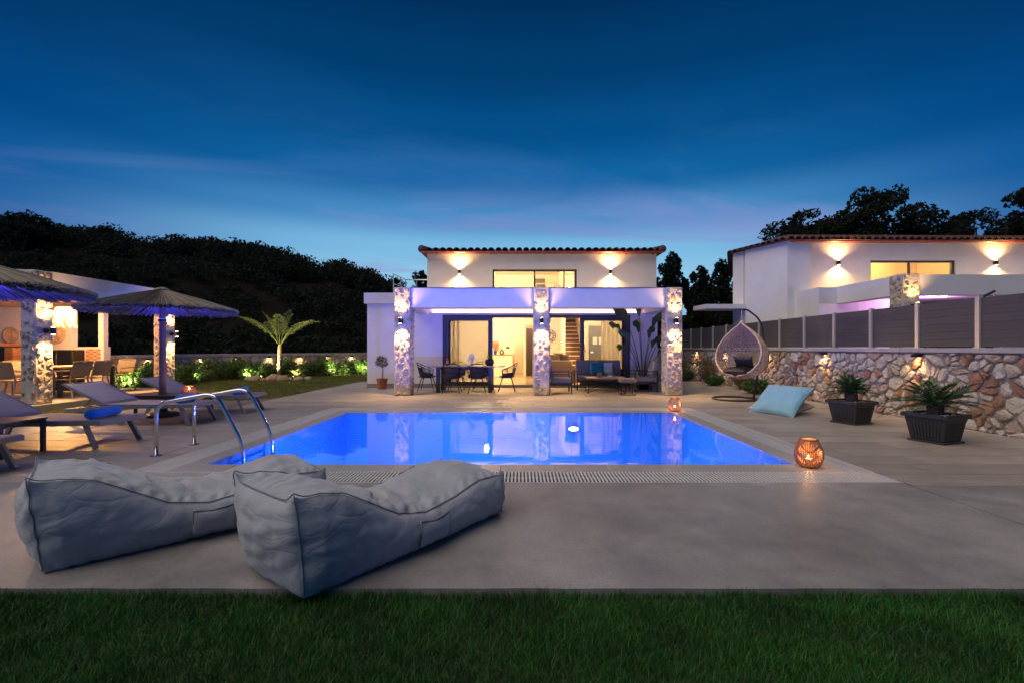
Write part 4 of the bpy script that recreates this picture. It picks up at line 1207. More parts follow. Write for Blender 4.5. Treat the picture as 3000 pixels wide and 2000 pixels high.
# ================================================================ sun loungers
def lounger():
    t = thing('sun_lounger', 'x', 'sun lounger', (0,0,0), 0, 'sun loungers in a row beside the pool')
    # local: foot end at x = 0, head at x = -2.15, width along y
    for s in (-1, 1):
        y = s * .345
        MB().add([(0,y-.018,.305),(0,y+.018,.305),(0,y-.018,.355),(0,y+.018,.355),(-1.44,y-.018,.285),(-1.44,y+.018,.285),(-1.44,y-.018,.345),(-1.44,y+.018,.345),(-2.12,y-.018,.235),(-2.12,y+.018,.235),(-2.12,y-.018,.285),(-2.12,y+.018,.285)],
                 [(0,1,3,2),(0,2,6,4),(1,5,7,3),(2,3,7,6),(0,4,5,1),(4,6,10,8),(5,9,11,7),(6,7,11,10),(4,8,9,5),(8,10,11,9)]).build('side_rail', LFRAME, t)
        MB().bar((-.235, s*.315, .32), (-.075, s*.335, 0), .035, .055).build('leg', LFRAME, t)
        MB().bar((-1.88, s*.315, .26), (-2.02, s*.335, 0), .035, .055).build('leg', LFRAME, t)
        MB().tube([(-1.75, s*.25, .50), (-1.92, s*.25, .27)], .012, 6).build('strut', LFRAME, t)
    MB().box(-.03, .004, -.365, .365, .300, .36).build('foot_rail', LFRAME, t, bev=.004)
    MB().box(-2.14, -2.10, -.345, .345, .236, .284).build('head_rail', LFRAME, t)
    MB().grid(lambda u, v: (-.01 - 1.44*u, (v - .5)*.70, .362 - .006*math.sin(PI*v) - .008*math.sin(PI*u)), 14, 8).build('seat_sling', SLING, t, smooth=True, solid=.008)
    b = MB().grid(lambda u, v: (-1.46 - .70*u, (v - .5)*.70, .362 + .345*u - .01*math.sin(PI*v)), 8, 8).build('backrest', SLING, t, smooth=True, solid=.008)
    for s in (-1, 1):
        MB().bar((-1.45, s*.345, .345), (-2.16, s*.345, .695), .03, .035).build('back_rail', LFRAME, b)
    MB().bar((-2.16, -.36, .69), (-2.16, .36, .69), .035, .03).build('top_rail', LFRAME, b)
    return t
lg = lounger()
LS = [(-5.41, 4.60, 'taupe sun lounger nearest the camera, only its foot end in view'), (-5.40, 6.21, 'taupe sun lounger between the two parasols, nearer the camera'),
      (-5.48, 7.97, 'taupe sun lounger just in front of the free standing parasol'), (-5.42, 9.40, 'taupe sun lounger behind the free standing parasol, farthest from the camera')]
TW = None
for i, (x, y, lab) in enumerate(LS):
    if i == 0:
        lg.location = (x, y, 0); lg['label'] = lab
    else:
        dup(lg, (x, y, 0), rng.uniform(-.015, .015), lab)
    if i == 0:
        continue
    tw = thing('rolled_towel', 'rolled blue towel lying on the %s lounger' % ['', 'nearest fully visible', 'middle', 'farthest'][i], 'towel', (x - .36 + .08*(i==1), y, .363), PI/2 + .12, 'rolled towels on the loungers')
    m = MB(); rad = .072
    prof = [(-.25, .03), (-.245, .06), (-.22, rad), (-.1, rad*1.03), (0, rad*.98), (.1, rad*1.03), (.22, rad), (.245, .06), (.25, .03)]
    vs = []
    for p, r_ in prof:
        for k in range(18):
            a = 2*PI*k/18
            vs.append((p, r_*math.cos(a)*1.05, rad*.92 + r_*math.sin(a)*.93))
    fs = [(i_*18+k, i_*18+(k+1)%18, (i_+1)*18+(k+1)%18, (i_+1)*18+k) for i_ in range(8) for k in range(18)] + [tuple(range(18)), tuple(8*18+k for k in range(18))]
    m.add(vs, fs).build('roll', TOWEL, tw, smooth=True)
    m = MB()
    for e in (-.2515, .2515):
        m.tube([(e, (.008+.0085*k/3)*math.cos(k*.8), rad*.92 + (.008+.0085*k/3)*math.sin(k*.8)) for k in range(17)], .004, 5)
    m.build('fold', TOWEL, tw)
def side_table(loc, label, hole=True):
    t = thing('side_table', label, 'table', loc, 0, 'square tables under the parasols')
    a = .34
    if hole:
        m = frame_boxes(MB(), (-a - .25, a + .22, -.27, .27), (-.33, -.17, -.08, .08), .40, .425)
    m.build('top', ANTH, t)
    for x in (-a - .22, a + .19):
        for y in (-.24, .24):
            MB().box(x-.02, x+.02, y-.02, y+.02, 0, .399).build('leg', ANTH, t)
    MB().box(-a-.2, a+.17, -.25, -.22, .35, .398).build('apron', ANTH, t)
    MB().box(-a-.2, a+.17, .22, .25, .35, .398).build('apron', ANTH, t)
side_table((-6.59, 8.70, 0), 'dark table round the pole of the free standing parasol')
side_table((-6.59, 5.54, 0), 'dark table at the left edge under the cut off parasol')

# ================================================================ bean bag loungers
def beanbag(name, near, far, width, label, seed):
    a = Vector((*near, 0)); b = Vector((*far, 0))
    d = (b - a).normalized(); L = (b - a).length
    nrm = Vector((-d.y, d.x, 0))
    c = (a + b) / 2 + nrm * width / 2
    t = thing(name, label, 'bean bag', (c.x, c.y, 0), math.atan2(d.y, d.x), 'bean bag loungers on the slab')
    nx, ny, nz = 96, 46, 22
    top_z = lambda q: float(np.interp(q, [0, .06, .14, .24, .36, .5, .66, .82, .94, 1.0], [.52, .535, .50, .40, .285, .235, .265, .325, .315, .28]))
    def surf(x, y, z):           # each in 0..1 ; box corners pulled like a sewn cover
        X = (x - .5) * L; Y = (y - .5) * width
        h = top_z(x)
        ey = 4*y*(1-y); ez = 4*z*(1-z); ex = 4*x*(1-x)
        crown = (0.075 if x > .3 else 0.075 * max(0.0, (x)/.3) - .03 * (1 - x/.3)) * ey ** .8 * min(1, ex * 3 + .25)
        Z = z * h + (crown if z > .999 else crown * z ** 3)
        bul = .075 * ez ** .75 * min(1, ex * 4 + .2)
        Y *= 1 - .10 * (1 - z) ** 2
        Y += (bul if y > .5 else -bul) * abs(2*y - 1)
        endb = .09 * ez ** .7 * (ey ** .6)
        if x < .5: X -= endb * 1.0 * abs(1-2*x) ** 3 + .07 * z * abs(1-2*x) ** 6
        else: X += endb * .75 * abs(2*x-1) ** 3
        Z -= 0.0
        # pinched top corners at the head and foot
        if z > .5:
            k = (abs(2*y-1) ** 8) * (abs(2*x-1) ** 24)
            Z += .05 * k * (z - .5) * 2
        return Vector((X, Y, Z))
    idx = {}; vs = []; fs = []; par = []
    def vid(i, j, k):
        if (i, j, k) not in idx:
            idx[(i, j, k)] = len(vs); vs.append(surf(i/nx, j/ny, k/nz)); par.append((i/nx, j/ny, k/nz))
        return idx[(i, j, k)]
    for i in range(nx):
        for j in range(ny):
            fs.append((vid(i,j,nz), vid(i+1,j,nz), vid(i+1,j+1,nz), vid(i,j+1,nz)))
            fs.append((vid(i,j,0), vid(i,j+1,0), vid(i+1,j+1,0), vid(i+1,j,0)))
    for i in range(nx):
        for k in range(nz):
            fs.append((vid(i,0,k), vid(i+1,0,k), vid(i+1,0,k+1), vid(i,0,k+1)))
            fs.append((vid(i,ny,k), vid(i,ny,k+1), vid(i+1,ny,k+1), vid(i+1,ny,k)))
    for j in range(ny):
        for k in range(nz):
            fs.append((vid(0,j,k), vid(0,j,k+1), vid(0,j+1,k+1), vid(0,j+1,k)))
            fs.append((vid(nx,j,k), vid(nx,j+1,k), vid(nx,j+1,k+1), vid(nx,j,k+1)))
    me = bpy.data.meshes.new('cover'); me.from_pydata([tuple(v) for v in vs], [], fs)
    bm = bmesh.new(); bm.from_mesh(me); bmesh.ops.recalc_face_normals(bm, faces=list(bm.faces)); bm.normal_update()
    bm.verts.ensure_lookup_table()
    nn = [v.normal.copy() for v in bm.verts]
    def wr(p, q):
        x, y, z = q
        s = seed * 7.7
        dsp = 0.012 * noise.noise((p.x*2.6 + s, p.y*2.6, p.z*2.6))
        if z > .98:
            # long creases across the hollow, sharp valleys between soft rolls
            wv = p.x * 15 + p.y * 4.5 * (1 if seed == 1 else -1) + 1.5 * noise.noise((p.x*3.5 + s, p.y*3.5, 1.7))
            rid = abs(math.sin(wv + s))
            fold = math.exp(-((x - .40) / .15) ** 2)
            gate = max(0, .25 + 1.2 * noise.noise((p.x*2.8, p.y*3.6 + s, 5)))
            dsp += fold * gate * .14 * (min(1, rid * 1.7) - .8)
            fan = math.atan2(p.y, p.x + L * .5 + .12)
            dsp += .014 * math.exp(-(x / .2) ** 2) * (abs(math.sin(fan * 9 + 3 * noise.noise((p.x*4 + s, p.y*4, 2)))) - .6)
            dsp += .010 * (abs(noise.noise((p.x*7 + s, p.y*5, 3))) * 2 - .4)
            k = min(min(y, 1 - y), .1) / .1
            dsp += .012 * (1 - k) * k * 4 * math.sin(p.x * 70 + 4 * noise.noise((p.x*6, s, 0)))
        else:
            dsp += .012 * (abs(noise.noise((p.x*5 + s, p.y*5, p.z*9))) * 2 - .4) * (1 - abs(2*z - 1)) ** .5
            near_end = math.exp(-(x / .10) ** 2)
            dsp += .008 * near_end * (abs(math.sin(p.z * 30 + 5 * noise.noise((p.x*3 + s, p.y*3, p.z*2)))) - .5)
            pv = abs(math.sin(p.x * 34 + p.z * 16 + 3 * noise.noise((p.x*4, p.z*4, s))))
            dsp += .014 * (min(1, pv * 1.6) - .7) * z ** 2 * max(0, .3 + noise.noise((p.x*2.5 + s, 3, 1)))
            dsp += .012 * (min(1, pv * 1.6) - .7) * (1 - z) ** 3
        dsp += .004 * noise.noise((p.x*18 + s, p.y*18, p.z*18))
        seam = min(1, 14 * max(min(abs(z-1) , 1), 0) + (0 if z < .999 else 14 * min(min(y, 1-y), min(x, 1-x) * 2)))
        return dsp * min(1, seam * 1.2 + .12)
    for v in bm.verts:
        q = par[v.index]
        w_ = wr(vs[v.index], q)
        v.co = v.co + nn[v.index] * w_
        if v.co.z < 0.004: v.co.z = 0.0
    bm.to_mesh(me)
    bm.normal_update(); co = [v.co + v.normal * .004 for v in bm.verts]; bm.free()
    body = link('cover', me, BAG, t, smooth=True, sub=1)
    # piping along the upper seam and the two head corners
    def seam(keys, nm='piping', r=.0036, lift=.002):
        P = [co[idx[k]] for k in keys]
        MB().tube([p + Vector((0, 0, lift)) for p in P], r, 6).build(nm, PIPING, body, smooth=True)
    seam([(i, 0, nz) for i in range(nx + 1)]); seam([(i, ny, nz) for i in range(nx + 1)])
    seam([(0, j, nz) for j in range(ny + 1)]); seam([(nx, j, nz) for j in range(ny + 1)])
    seam([(0, 0, k) for k in range(1, nz + 1)]); seam([(nx, 0, k) for k in range(1, nz + 1)]); seam([(0, ny, k) for k in range(1, nz + 1)])
    # side pocket
    V = []; n1, n2 = 12, 8
    i0, i1 = int(nx*.44), int(nx*.60)
    def sp(u, v):
        x = (i0 + (i1 - i0) * u); i = int(x); f = x - i
        k = nz * (0.22 + 0.62 * v); kk = int(k); g = k - kk
        kk = min(kk, nz - 1)
        p = (co[idx[(i,0,kk)]]*(1-f)*(1-g) + co[idx[(min(i+1,nx),0,kk)]]*f*(1-g) + co[idx[(i,0,kk+1)]]*(1-f)*g + co[idx[(min(i+1,nx),0,kk+1)]]*f*g)
        return p
    pk = MB().grid(lambda u, v: sp(u, v) + Vector((0, -.012 - .012*math.sin(PI*u)*v - .003*math.sin(9*u + 5*v), 0)), 14, 9)
    pk.build('pocket', BAG, body, smooth=True, solid=.006)
    MB().tube([sp(u/13, 1.0) + Vector((0, -.016 - .012*math.sin(PI*u/13), 0)) for u in range(14)], .006, 6).build('pocket_hem', PIPING, body, smooth=True)
    for u in (0, 1):
        MB().tube([sp(u, v/8) + Vector((0, -.014, 0)) for v in range(9)], .004, 6).build('pocket_hem', PIPING, body, smooth=True)
    return t
beanbag('beanbag_lounger', (-2.72, 2.60), (-1.58, 3.68), .71, 'long grey bean bag lounger at the left, farther from the lawn', 1)
beanbag('beanbag_lounger', (-1.09, 2.33), (-.14, 3.58), .70, 'long grey bean bag lounger in the middle, its head end over the grass', 2)

# ================================================================ lanterns
def lantern(loc, label, r=.135, h=.285, lit=True, handle=True, e=2.2, mt=COPP, n=30):
    t = thing('cane_lantern', label, 'lantern', loc, rng.uniform(0, 3), 'cane lanterns with candles')
    prof = lambda z: r * (.60 + .40 * math.sin(PI * min(1, max(0, z)) ** .86) ** .8)
    MB().lathe([(prof(0), 0), (prof(0), .012)], 24).build('base', mt, t)
    for k in range(n):
        a = 2*PI*k/n
        o = MB().tube([(prof(z)*math.cos(a), prof(z)*math.sin(a), .006 + z*(h - .012)) for z in [q/12 for q in range(13)]], .0054, 5).build('cane', mt, t)
    MB().tube([(prof(1)*math.cos(a*PI/12), prof(1)*math.sin(a*PI/12), h - .004) for a in range(24)], .009, 6, closed=True).build('rim', mt, t)
    MB().tube([(prof(.08)*math.cos(a*PI/12), prof(.08)*math.sin(a*PI/12), h*.08) for a in range(24)], .006, 6, closed=True).build('hoop', mt, t)
    if handle:
        MB().tube([(math.cos(a)*prof(1)*1.05, .1 * math.sin(a) * 1.0, h - .01 - .13*math.sin(a)*0.9) for a in [PI*k/14 for k in range(15)]], .007, 6).build('handle', BLACKM, t)
    if lit:
        MB().lathe([(.036, .013), (.036, .085), (.03, .09)], 16).build('candle', mat('candle_wax', (0.75,0.62,0.45), 0.6, trans=.4) if 'candle_wax' not in bpy.data.materials else bpy.data.materials['candle_wax'], t)
        MB().lathe([(.002, .092), (.009, .104), (.007, .118), (.001, .135)], 10).build('flame', FLAME, t)
        light('POINT', t, (0, 0, .15), e, CANDLE, .012)
    return t
lantern((3.17, 5.00, 0.0), 'lit cane lantern on the near right corner of the pool', .138, .305, n=46, e=5.0)
lantern((3.19, 9.40, 0.0), 'lit cane lantern on the far right corner of the pool', .132, .28, e=5.0)
lantern((-6.30, 8.66, .426), 'squat lit lantern on the table under the free standing parasol', .115, .15, handle=False, e=2.5, n=26)
# ================================================================ porch dining set
dt = thing('dining_table', 'long dining table with dark legs on the porch', 'table', (-1.6, 13.75, 0))
MB().box(-1.13, 1.13, -.48, .48, .742, .775).build('top', mat('table_top', (0.36,0.27,0.22), 0.4, var=.1, scale=6, stretch=(.3,4,1)), dt, bev=.003)
for x in (-.80, .72):
    for y in (-.42, .42):
        MB().box(x-.055, x+.055, y-.055, y+.055, 0, .741).build('leg', ANTH, dt)
MB().box(-.85, .77, -.40, .40, .68, .741).build('apron', ANTH, dt)
def wire_chair():
    t = thing('bucket_chair', 'x', 'chair', (0,0,0), 0, 'black bucket chairs round the porch table')
    # faces +y ; seat pan, wrapped shell of horizontal bars with a higher back
    MB().grid(lambda u, v: (-.235 + .47*u, -.21 + .43*v, .455 - .025*math.sin(PI*u)*math.sin(PI*v)), 9, 9).build('seat', BLACK, t, smooth=True, solid=.025)
    def rim(a, f):   # a: -pi*.62 .. pi*.62 from the back, f: 0 seat .. 1 rim
        back = max(0, math.cos(a * .78)) ** 1.6
        h = .20 + .20 * back
        rx, ry = .245 + .055*f, .225 + .045*f
        x = math.sin(a) * rx; y = -math.cos(a) * ry - .06 * back * f
        return Vector((x, y + .01, .46 + h * f))
    A = [PI*.66*(k/11 - 1) for k in range(23)]
    for f in (.12, .26, .40, .54, .68, .82):
        MB().tube([rim(a, f) for a in A], .0055, 5).build('shell_bar', BLACK, t)
    MB().tube([rim(A[0], 0)] + [rim(a, 1.0) for a in A] + [rim(A[-1], 0)], .012, 7).build('shell_rim', BLACK, t)
    for k in (3, 7, 11, 15, 19):
        MB().tube([rim(A[k], f/5) for f in range(6)], .006, 5).build('shell_rib', BLACK, t)
    m = MB(); m.grid(lambda u, v: rim(A[0] + (A[-1]-A[0])*u, v*.34 + .0), 21, 4); m.build('shell_pan', BLACK, t, smooth=True, solid=.006)
    m = MB(); m.grid(lambda u, v: rim(-.85 + 1.7*u, .30 + v*.36), 13, 4); m.build('back_panel', BLACK, t, smooth=True, solid=.006)
    for sx in (-1, 1):
        for sy in (-1, 1):
            MB().tube([(sx*.15, sy*.13, .43), (sx*.255, sy*.25, 0)], [.015, .009], 8).build('leg', BLACKM, t)
    MB().box(-.16, .16, -.14, .14, .415, .437).build('under_frame', BLACKM, t)
    return t
wc = wire_chair()
CH = [(-2.78, 13.62, -PI/2, 'black bucket chair at the left end of the porch table'), (-.40, 13.62, PI/2, 'black bucket chair at the right end of the porch table'),
      (-1.97, 13.16, 0, 'black bucket chair with its back to the pool, left of the two'), (-1.25, 13.16, .08, 'black bucket chair with its back to the pool, right of the two'),
      (-1.98, 14.38, PI, 'black bucket chair on the house side of the porch table, left of the two'), (-1.22, 14.38, PI, 'black bucket chair on the house side of the porch table, right of the two')]
for i, (x, y, rz, lab) in enumerate(CH):
    if i == 0:
        wc.location = (x, y, 0); wc.rotation_euler = (0, 0, rz); wc['label'] = lab
    else:
        dup(wc, (x, y, 0), rz, lab)
# things on the table
tz = .776
bt = thing('wine_bottle', 'red wine bottle standing on the porch table', 'bottle', (-2.18, 13.62, tz))
MB().lathe([(.036, 0), (.038, .01), (.038, .19), (.03, .225), (.014, .25), (.013, .31)], 16).build('body', mat('rose_glass', (0.32,0.02,0.02), 0.15), bt, smooth=True)
MB().lathe([(.0385, .07), (.0385, .15)], 16, cap=False).build('label_band', mat('label_paper', (0.5,0.42,0.42), 0.7), bt)
MB().lathe([(.0145, .25), (.0145, .315), (.012, .318)], 12).build('capsule', mat('red_foil', (0.25,0.01,0.02), 0.4), bt)
WG = glass('wine_glass', (0.9,0.9,0.92), 1.6)
for k, (x, y) in enumerate([(-1.98, 13.72), (-1.87, 13.82), (-1.78, 13.70)]):
    t = thing('wine_glass', 'empty stemmed wine glass beside the bottle, %s of three' % ['first', 'second', 'third'][k], 'glass', (x, y, tz), 0, 'wine glasses on the porch table')
    MB().lathe([(.032, 0), (.032, .003), (.006, .006), (.004, .09)], 14).build('stem', WG, t, smooth=True)
    MB().lathe([(.006, .09), (.03, .105), (.042, .14), (.036, .20)], 16, cap=False).build('bowl', WG, t, smooth=True)
lv = thing('lily_vase', 'white vase with white lilies in the middle of the porch table', 'vase', (-1.44, 13.6, tz))
PORC = mat('porcelain', (0.75,0.73,0.72), 0.3)
MB().lathe([(.035, 0), (.05, .04), (.045, .09), (.028, .12), (.033, .13)], 16).build('vase', PORC, lv, smooth=True)
PET = mat('lily_petal', (0.80,0.78,0.74), 0.5, trans=.3)
for k, (dx, dz, tl) in enumerate([(-.05, .27, .4), (.06, .22, -.5), (.0, .32, .1), (-.09, .18, .9)]):
    MB().tube([(0, 0, .1), (dx*.6, 0, dz*.7), (dx, -.02, dz)], .004, 5).build('stem', LEAFB, lv)
    m = MB()
    for p in range(6):
        a = 2*PI*p/6; c = Vector((dx, -.03, dz)); d = Vector((math.cos(a), -.45, math.sin(a))).normalized(); s = Vector((-math.sin(a), 0, math.cos(a)))
        m.add([c, c + d*.05 + s*.017, c + d*.095 - Vector((0,-.02,.01)), c + d*.05 - s*.017], [(0,1,2,3)])
    m.build('lily', PET, lv, smooth=True)
for k in range(4):
    a = k*1.7
    MB().add([(0,0,.12),(.05*math.cos(a)+.012,.02,.24),(.1*math.cos(a),.03*math.sin(a),.32+.04*(k%2)),(.05*math.cos(a)-.012,.02,.24)], [(0,1,2,3)]).build('leaf', LEAFB, lv)
bp_ = thing('black_planter', 'round black pot with bright green grass on the porch table', 'planter', (-.92, 13.72, tz))
MB().lathe([(.08, 0), (.135, .05), (.15, .11), (.12, .18), (.08, .205), (.075, .19)], 18).build('pot', BLACK, bp_, smooth=True)
m = MB()
for k in range(120):
    a = rng.uniform(0, 2*PI); l = rng.uniform(.06, .17); s = rng.uniform(.02, .10)
    p = Vector((.05*math.cos(a)*rng.random(), .05*math.sin(a)*rng.random(), .19)); q = p + Vector((s*math.cos(a), s*math.sin(a), l)); w = Vector((-math.sin(a), math.cos(a), 0))*.005
    m.add([p - w, p + w, q], [(0,1,2)])
m.build('tuft', mat('lime_grass', (0.14,0.24,0.03), 0.5, trans=.3), bp_, kind='stuff')

# ================================================================ lounge set
def cushion_geo(w, d, h, puff=.35, n=14, seed=0, sag=0.0):
    """pillow lying flat, w along x, d along y"""
    m = MB()
    def f(sgn):
        def g(u, v):
            x, y = 2*u - 1, 2*v - 1
            e = max(0, (1 - abs(x)**2.6)) ** .5 * max(0, (1 - abs(y)**2.6)) ** .5
            pin = 1 - .09 * (1 - abs(y)**2) * abs(x)**3 ; piny = 1 - .09 * (1 - abs(x)**2) * abs(y)**3
            z = sgn * h/2 * (puff * e ** .5 + (1 - puff) * e)
            z += .012 * noise.noise((x*2.4 + seed, y*2.4, sgn*2)) * e * (h/.12)
            r = 1 - abs(math.sin((abs(x) - abs(y)) * 7 + seed)); z += sgn * .006 * r**2 * (1 - e) * e * 4 * (h / .12)
            return (x*w/2*pin, y*d/2*piny, z)
        return g
    m.grid(f(1), n, n); m.grid(f(-1), n, n)
    return m
def seat_cushion(m, x0, x1, y0, y1, z0, z1, b=.03):
    return m.box(x0, x1, y0, y1, z0, z1)
def lounge_seat(name, loc, rz, w, label, cat, group=None):
    """local: faces -y ; w wide"""
    t = thing(name, label, cat, loc, rz, group)
    a = w / 2
    for s in (-1, 1):
        MB().box(s*a - .02, s*a + .02, -.36, -.32, 0, .60).build('front_leg', ANTH, t)
        MB().box(s*a - .02, s*a + .02, .30, .34, 0, .60).build('rear_leg', ANTH, t)
        MB().box(s*a - .025, s*a + .025, -.36, .34, .601, .625).build('armrest', ANTH, t)
        MB().box(s*a - .008, s*a + .008, -.32, .30, .50, .525).build('arm_bar', ANTH, t)
    MB().box(-a + .02, a - .02, -.36, -.32, .24, .29).box(-a + .02, a - .02, .30, .34, .24, .29).box(-a + .02, -a + .06, -.32, .30, .24, .29).box(a - .06, a - .02, -.32, .30, .24, .29).build('seat_frame', ANTH, t)
    MB().box(-a + .02, a - .02, .30, .335, .60, .64).build('back_frame', ANTH, t)
    n = 2 if w > 1 else 1
    for k in range(n):
        x0 = -a + .025 + k * (w - .05) / n; x1 = x0 + (w - .05) / n - .006
        MB().box(x0, x1, -.37, .24, .29, .43).build('seat_cushion', CUSH, t, smooth=True, bev=.035)
        c = MB().box(x0, x1, -.07, .07, 0, .50)
        c.v = [tuple(Vector((0, .22, .42)) + Matrix.Rotation(R(-14), 3, 'X') @ Vector(v)) for v in c.v]
        c.build('back_cushion', CUSH, t, smooth=True, bev=.045)
    return t
lounge_seat('outdoor_sofa', (2.54, 14.55, 0), 0, 1.52, 'grey two seat outdoor sofa in front of the sliding door', 'sofa')
lounge_seat('outdoor_armchair', (1.13, 13.38, 0), PI/2, .70, 'grey outdoor armchair half hidden behind the middle column', 'armchair', 'armchairs of the lounge set')
lounge_seat('outdoor_armchair', (3.74, 13.80, 0), -PI/2, .66, 'grey outdoor armchair beside the right column', 'armchair', 'armchairs of the lounge set')
def pillow(name, loc, rot, w, d, h, m_, label, seed=0, group=None, n=14, puff=.35):
    o = cushion_geo(w, d, h, puff, n, seed).build(name, m_, smooth=True)
    o.matrix_world = Matrix.Translation(loc) @ rot
    return tag(o, label, 'pillow', group)
def upright(yaw, lean):
    return Matrix.Rotation(yaw, 4, 'Z') @ Matrix.Rotation(R(90 - lean), 4, 'X')
pillow('throw_pillow', (2.44, 14.46, .655), upright(.06, 16), .48, .44, .15, TEAL, 'teal square pillow on the outdoor sofa', 1, 'pillows on the outdoor sofa')
pillow('throw_pillow', (2.74, 14.52, .65), upright(-.1, 18), .44, .42, .13, PALEC, 'pale patterned pillow beside the teal one on the sofa', 2, 'pillows on the outdoor sofa')
ct = thing('coffee_table', 'low wooden coffee table on crossed black wire legs', 'table', (2.5, 13.36, 0))
MB().box(-.56, .56, -.32, .32, .42, .45).build('top', WOODT, ct, bev=.004)
for s in (-1, 1):
    MB().tube([(s*.54, -.30, .415), (s*.54, -.30, .012), (s*.54, .30, .012), (s*.54, .30, .415)], .011, 6).build('leg_frame', BLACKM, ct)
for y in (-.28, .28):
    MB().tube([(-.54, y, .41), (.54, y, .03)], .008, 6).build('cross_bar', BLACKM, ct); MB().tube([(-.54, y + .012, .03), (.54, y + .012, .41)], .008, 6).build('cross_bar', BLACKM, ct)
lantern((2.32, 13.3, .451), 'small unlit copper lantern on the coffee table', .075, .13, lit=False, handle=False, n=18)
ab = thing('white_bowl', 'small white bowl on the coffee table', 'bowl', (2.62, 13.3, .451))
MB().lathe([(.05, 0), (.075, .03), (.072, .05), (.066, .05), (.06, .03)], 18).build('bowl', PORC, ab, smooth=True)
so = thing('padded_stool', 'small stool with brown padded top and wire cube frame', 'stool', (3.0, 12.78, 0))
MB().box(-.22, .22, -.22, .22, .34, .46).build('pad', mat('brown_felt', (0.17,0.13,0.11), 0.9, var=.15), so, smooth=True, bev=.03)
for s in (-1, 1):
    MB().tube([(s*.2, -.2, .34), (s*.2, -.2, .008), (s*.2, .2, .008), (s*.2, .2, .34)], .009, 6).build('leg_frame', BLACKM, so)
    MB().tube([(-.2, s*.2, .008), (.2, s*.2, .008)], .009, 6).build('floor_bar', BLACKM, so)
# strelitzia
sp_ = thing('bird_of_paradise', 'tall bird of paradise plant with broad leaves in a black pot on the porch', 'plant', (3.92, 14.55, 0))
MB().lathe([(.17, 0), (.20, .04), (.23, .36), (.24, .38), (.22, .38), (.21, .34)], 22).build('pot', BLACK, sp_, smooth=True)
MB().lathe([(.01, .33), (.21, .335)], 20).build('soil', SOIL, sp_)
LV = [(-.55, -.15, 2.15, .62, -.9, .24), (-.18, -.25, 2.30, .60, -.3, .20), (.28, -.12, 1.95, .55, .9, .2), (-.42, .1, 1.55, .45, -1.2, .17), (.40, -.2, 1.40, .50, 1.1, .18),
      (-.60, -.3, 1.20, .35, -1.1, .14), (.20, -.3, 1.32, .45, .5, .18), (.46, -.1, 1.1, .4, 1.3, .14), (-.1, .1, 1.8, .5, .2, .18), (.1, -.3, 1.62, .45, -.6, .17), (-.75, -.1, 1.85, .4, -1.3, .15)]
for (dx, dy, hz, ll, tl, lw) in LV:
    base = Vector((dx*.12, dy*.12, .35)); tip = Vector((dx, dy, hz))
    mid = Vector((dx*.35, dy*.35, hz*.62))
    pts = [base*(1-t)**2 + mid*2*t*(1-t) + tip*t*t for t in [k/8 for k in range(9)]]
    MB().tube(pts, [.016 - .001*k for k in range(9)], 6).build('stalk', LEAFS, sp_, smooth=True)
    d = (pts[-1] - pts[-2]).normalized(); out = Vector((dx, dy, 0)).normalized()
    side = (out * .5 + d).cross(Vector((.15*math.sin(hz*9), 1, .1)))
    side = side.normalized()
    def leaf(u, v, tip=tip, d=d, out=out, side=side, ll=ll, lw=lw):
        w_ = lw * math.sin(PI * min(1, u*.93 + .05)) ** .7
        p = tip + d * ll * 1.7 * u * (1 - .25*u) + out * .28 * ll * u*u - Vector((0, 0, .62 * ll * u*u))
        return p + side * (v - .5) * 2 * w_ * .62 + Vector((0, 0, 1)) * abs(v - .5) * .10 * math.sin(u*9)
    MB().grid(leaf, 12, 7).build('leaf', LEAFS, sp_, smooth=True)
# clipped olive in terracotta
ol = thing('potted_olive', 'small olive standard in a terracotta pot by the white wall', 'plant', (-4.42, 14.56, 0))
MB().lathe([(.125, 0), (.16, .27), (.175, .275), (.178, .33), (.155, .33), (.15, .29)], 22).build('pot', TERRA, ol, smooth=False)
MB().lathe([(.01, .30), (.15, .30)], 16).build('gravel', PEB, ol)
MB().tube([(0, 0, .28), (.01, 0, .55), (.0, .01, .80)], [.013, .011, .009], 8).build('trunk', BARK, ol)
MB().tube([(.04, 0, .28), (.045, 0, .82)], .006, 6).build('stake', BARK, ol)
def leaf_cloud(clumps, n, ls, seed, shell=.5, flat=1.0, elong=2.0):
    """numpy leaves: clumps = [(x,y,z,rx,ry,rz)]"""
    r = np.random.default_rng(seed)
    cl = np.array(clumps); vol = (cl[:, 3] * cl[:, 4] * cl[:, 5]) ** (2/3); pick = r.choice(len(cl), n, p=vol / vol.sum())
    d = r.normal(size=(n, 3)); d /= np.linalg.norm(d, axis=1)[:, None]
    rad = r.uniform(0, 1, n) ** (1/3) * (1 - shell) + shell * r.uniform(.82, 1.08, n)
    c = cl[pick, :3] + d * rad[:, None] * cl[pick, 3:]
    a = r.normal(size=(n, 3)); a = a + d * .6; a /= np.linalg.norm(a, axis=1)[:, None]
    b = np.cross(a, r.normal(size=(n, 3))); b /= np.linalg.norm(b, axis=1)[:, None]
    s = ls * r.uniform(.6, 1.3, n)[:, None]
    V = np.stack([c - a*s*elong/2, c + b*s*.5, c + a*s*elong/2, c - b*s*.5], 1).reshape(-1, 3)
    F = np.arange(4 * n).reshape(-1, 4)
    return V, F
V, F = leaf_cloud([(0, 0, .86, .19, .19, .18), (-.06, .03, .96, .13, .13, .10), (.08, 0, .80, .12, .12, .10), (-.12, -.05, .82, .10, .1, .1)], 900, .022, 3, .3)
np_mesh('crown', V, F, LEAFO, ol)

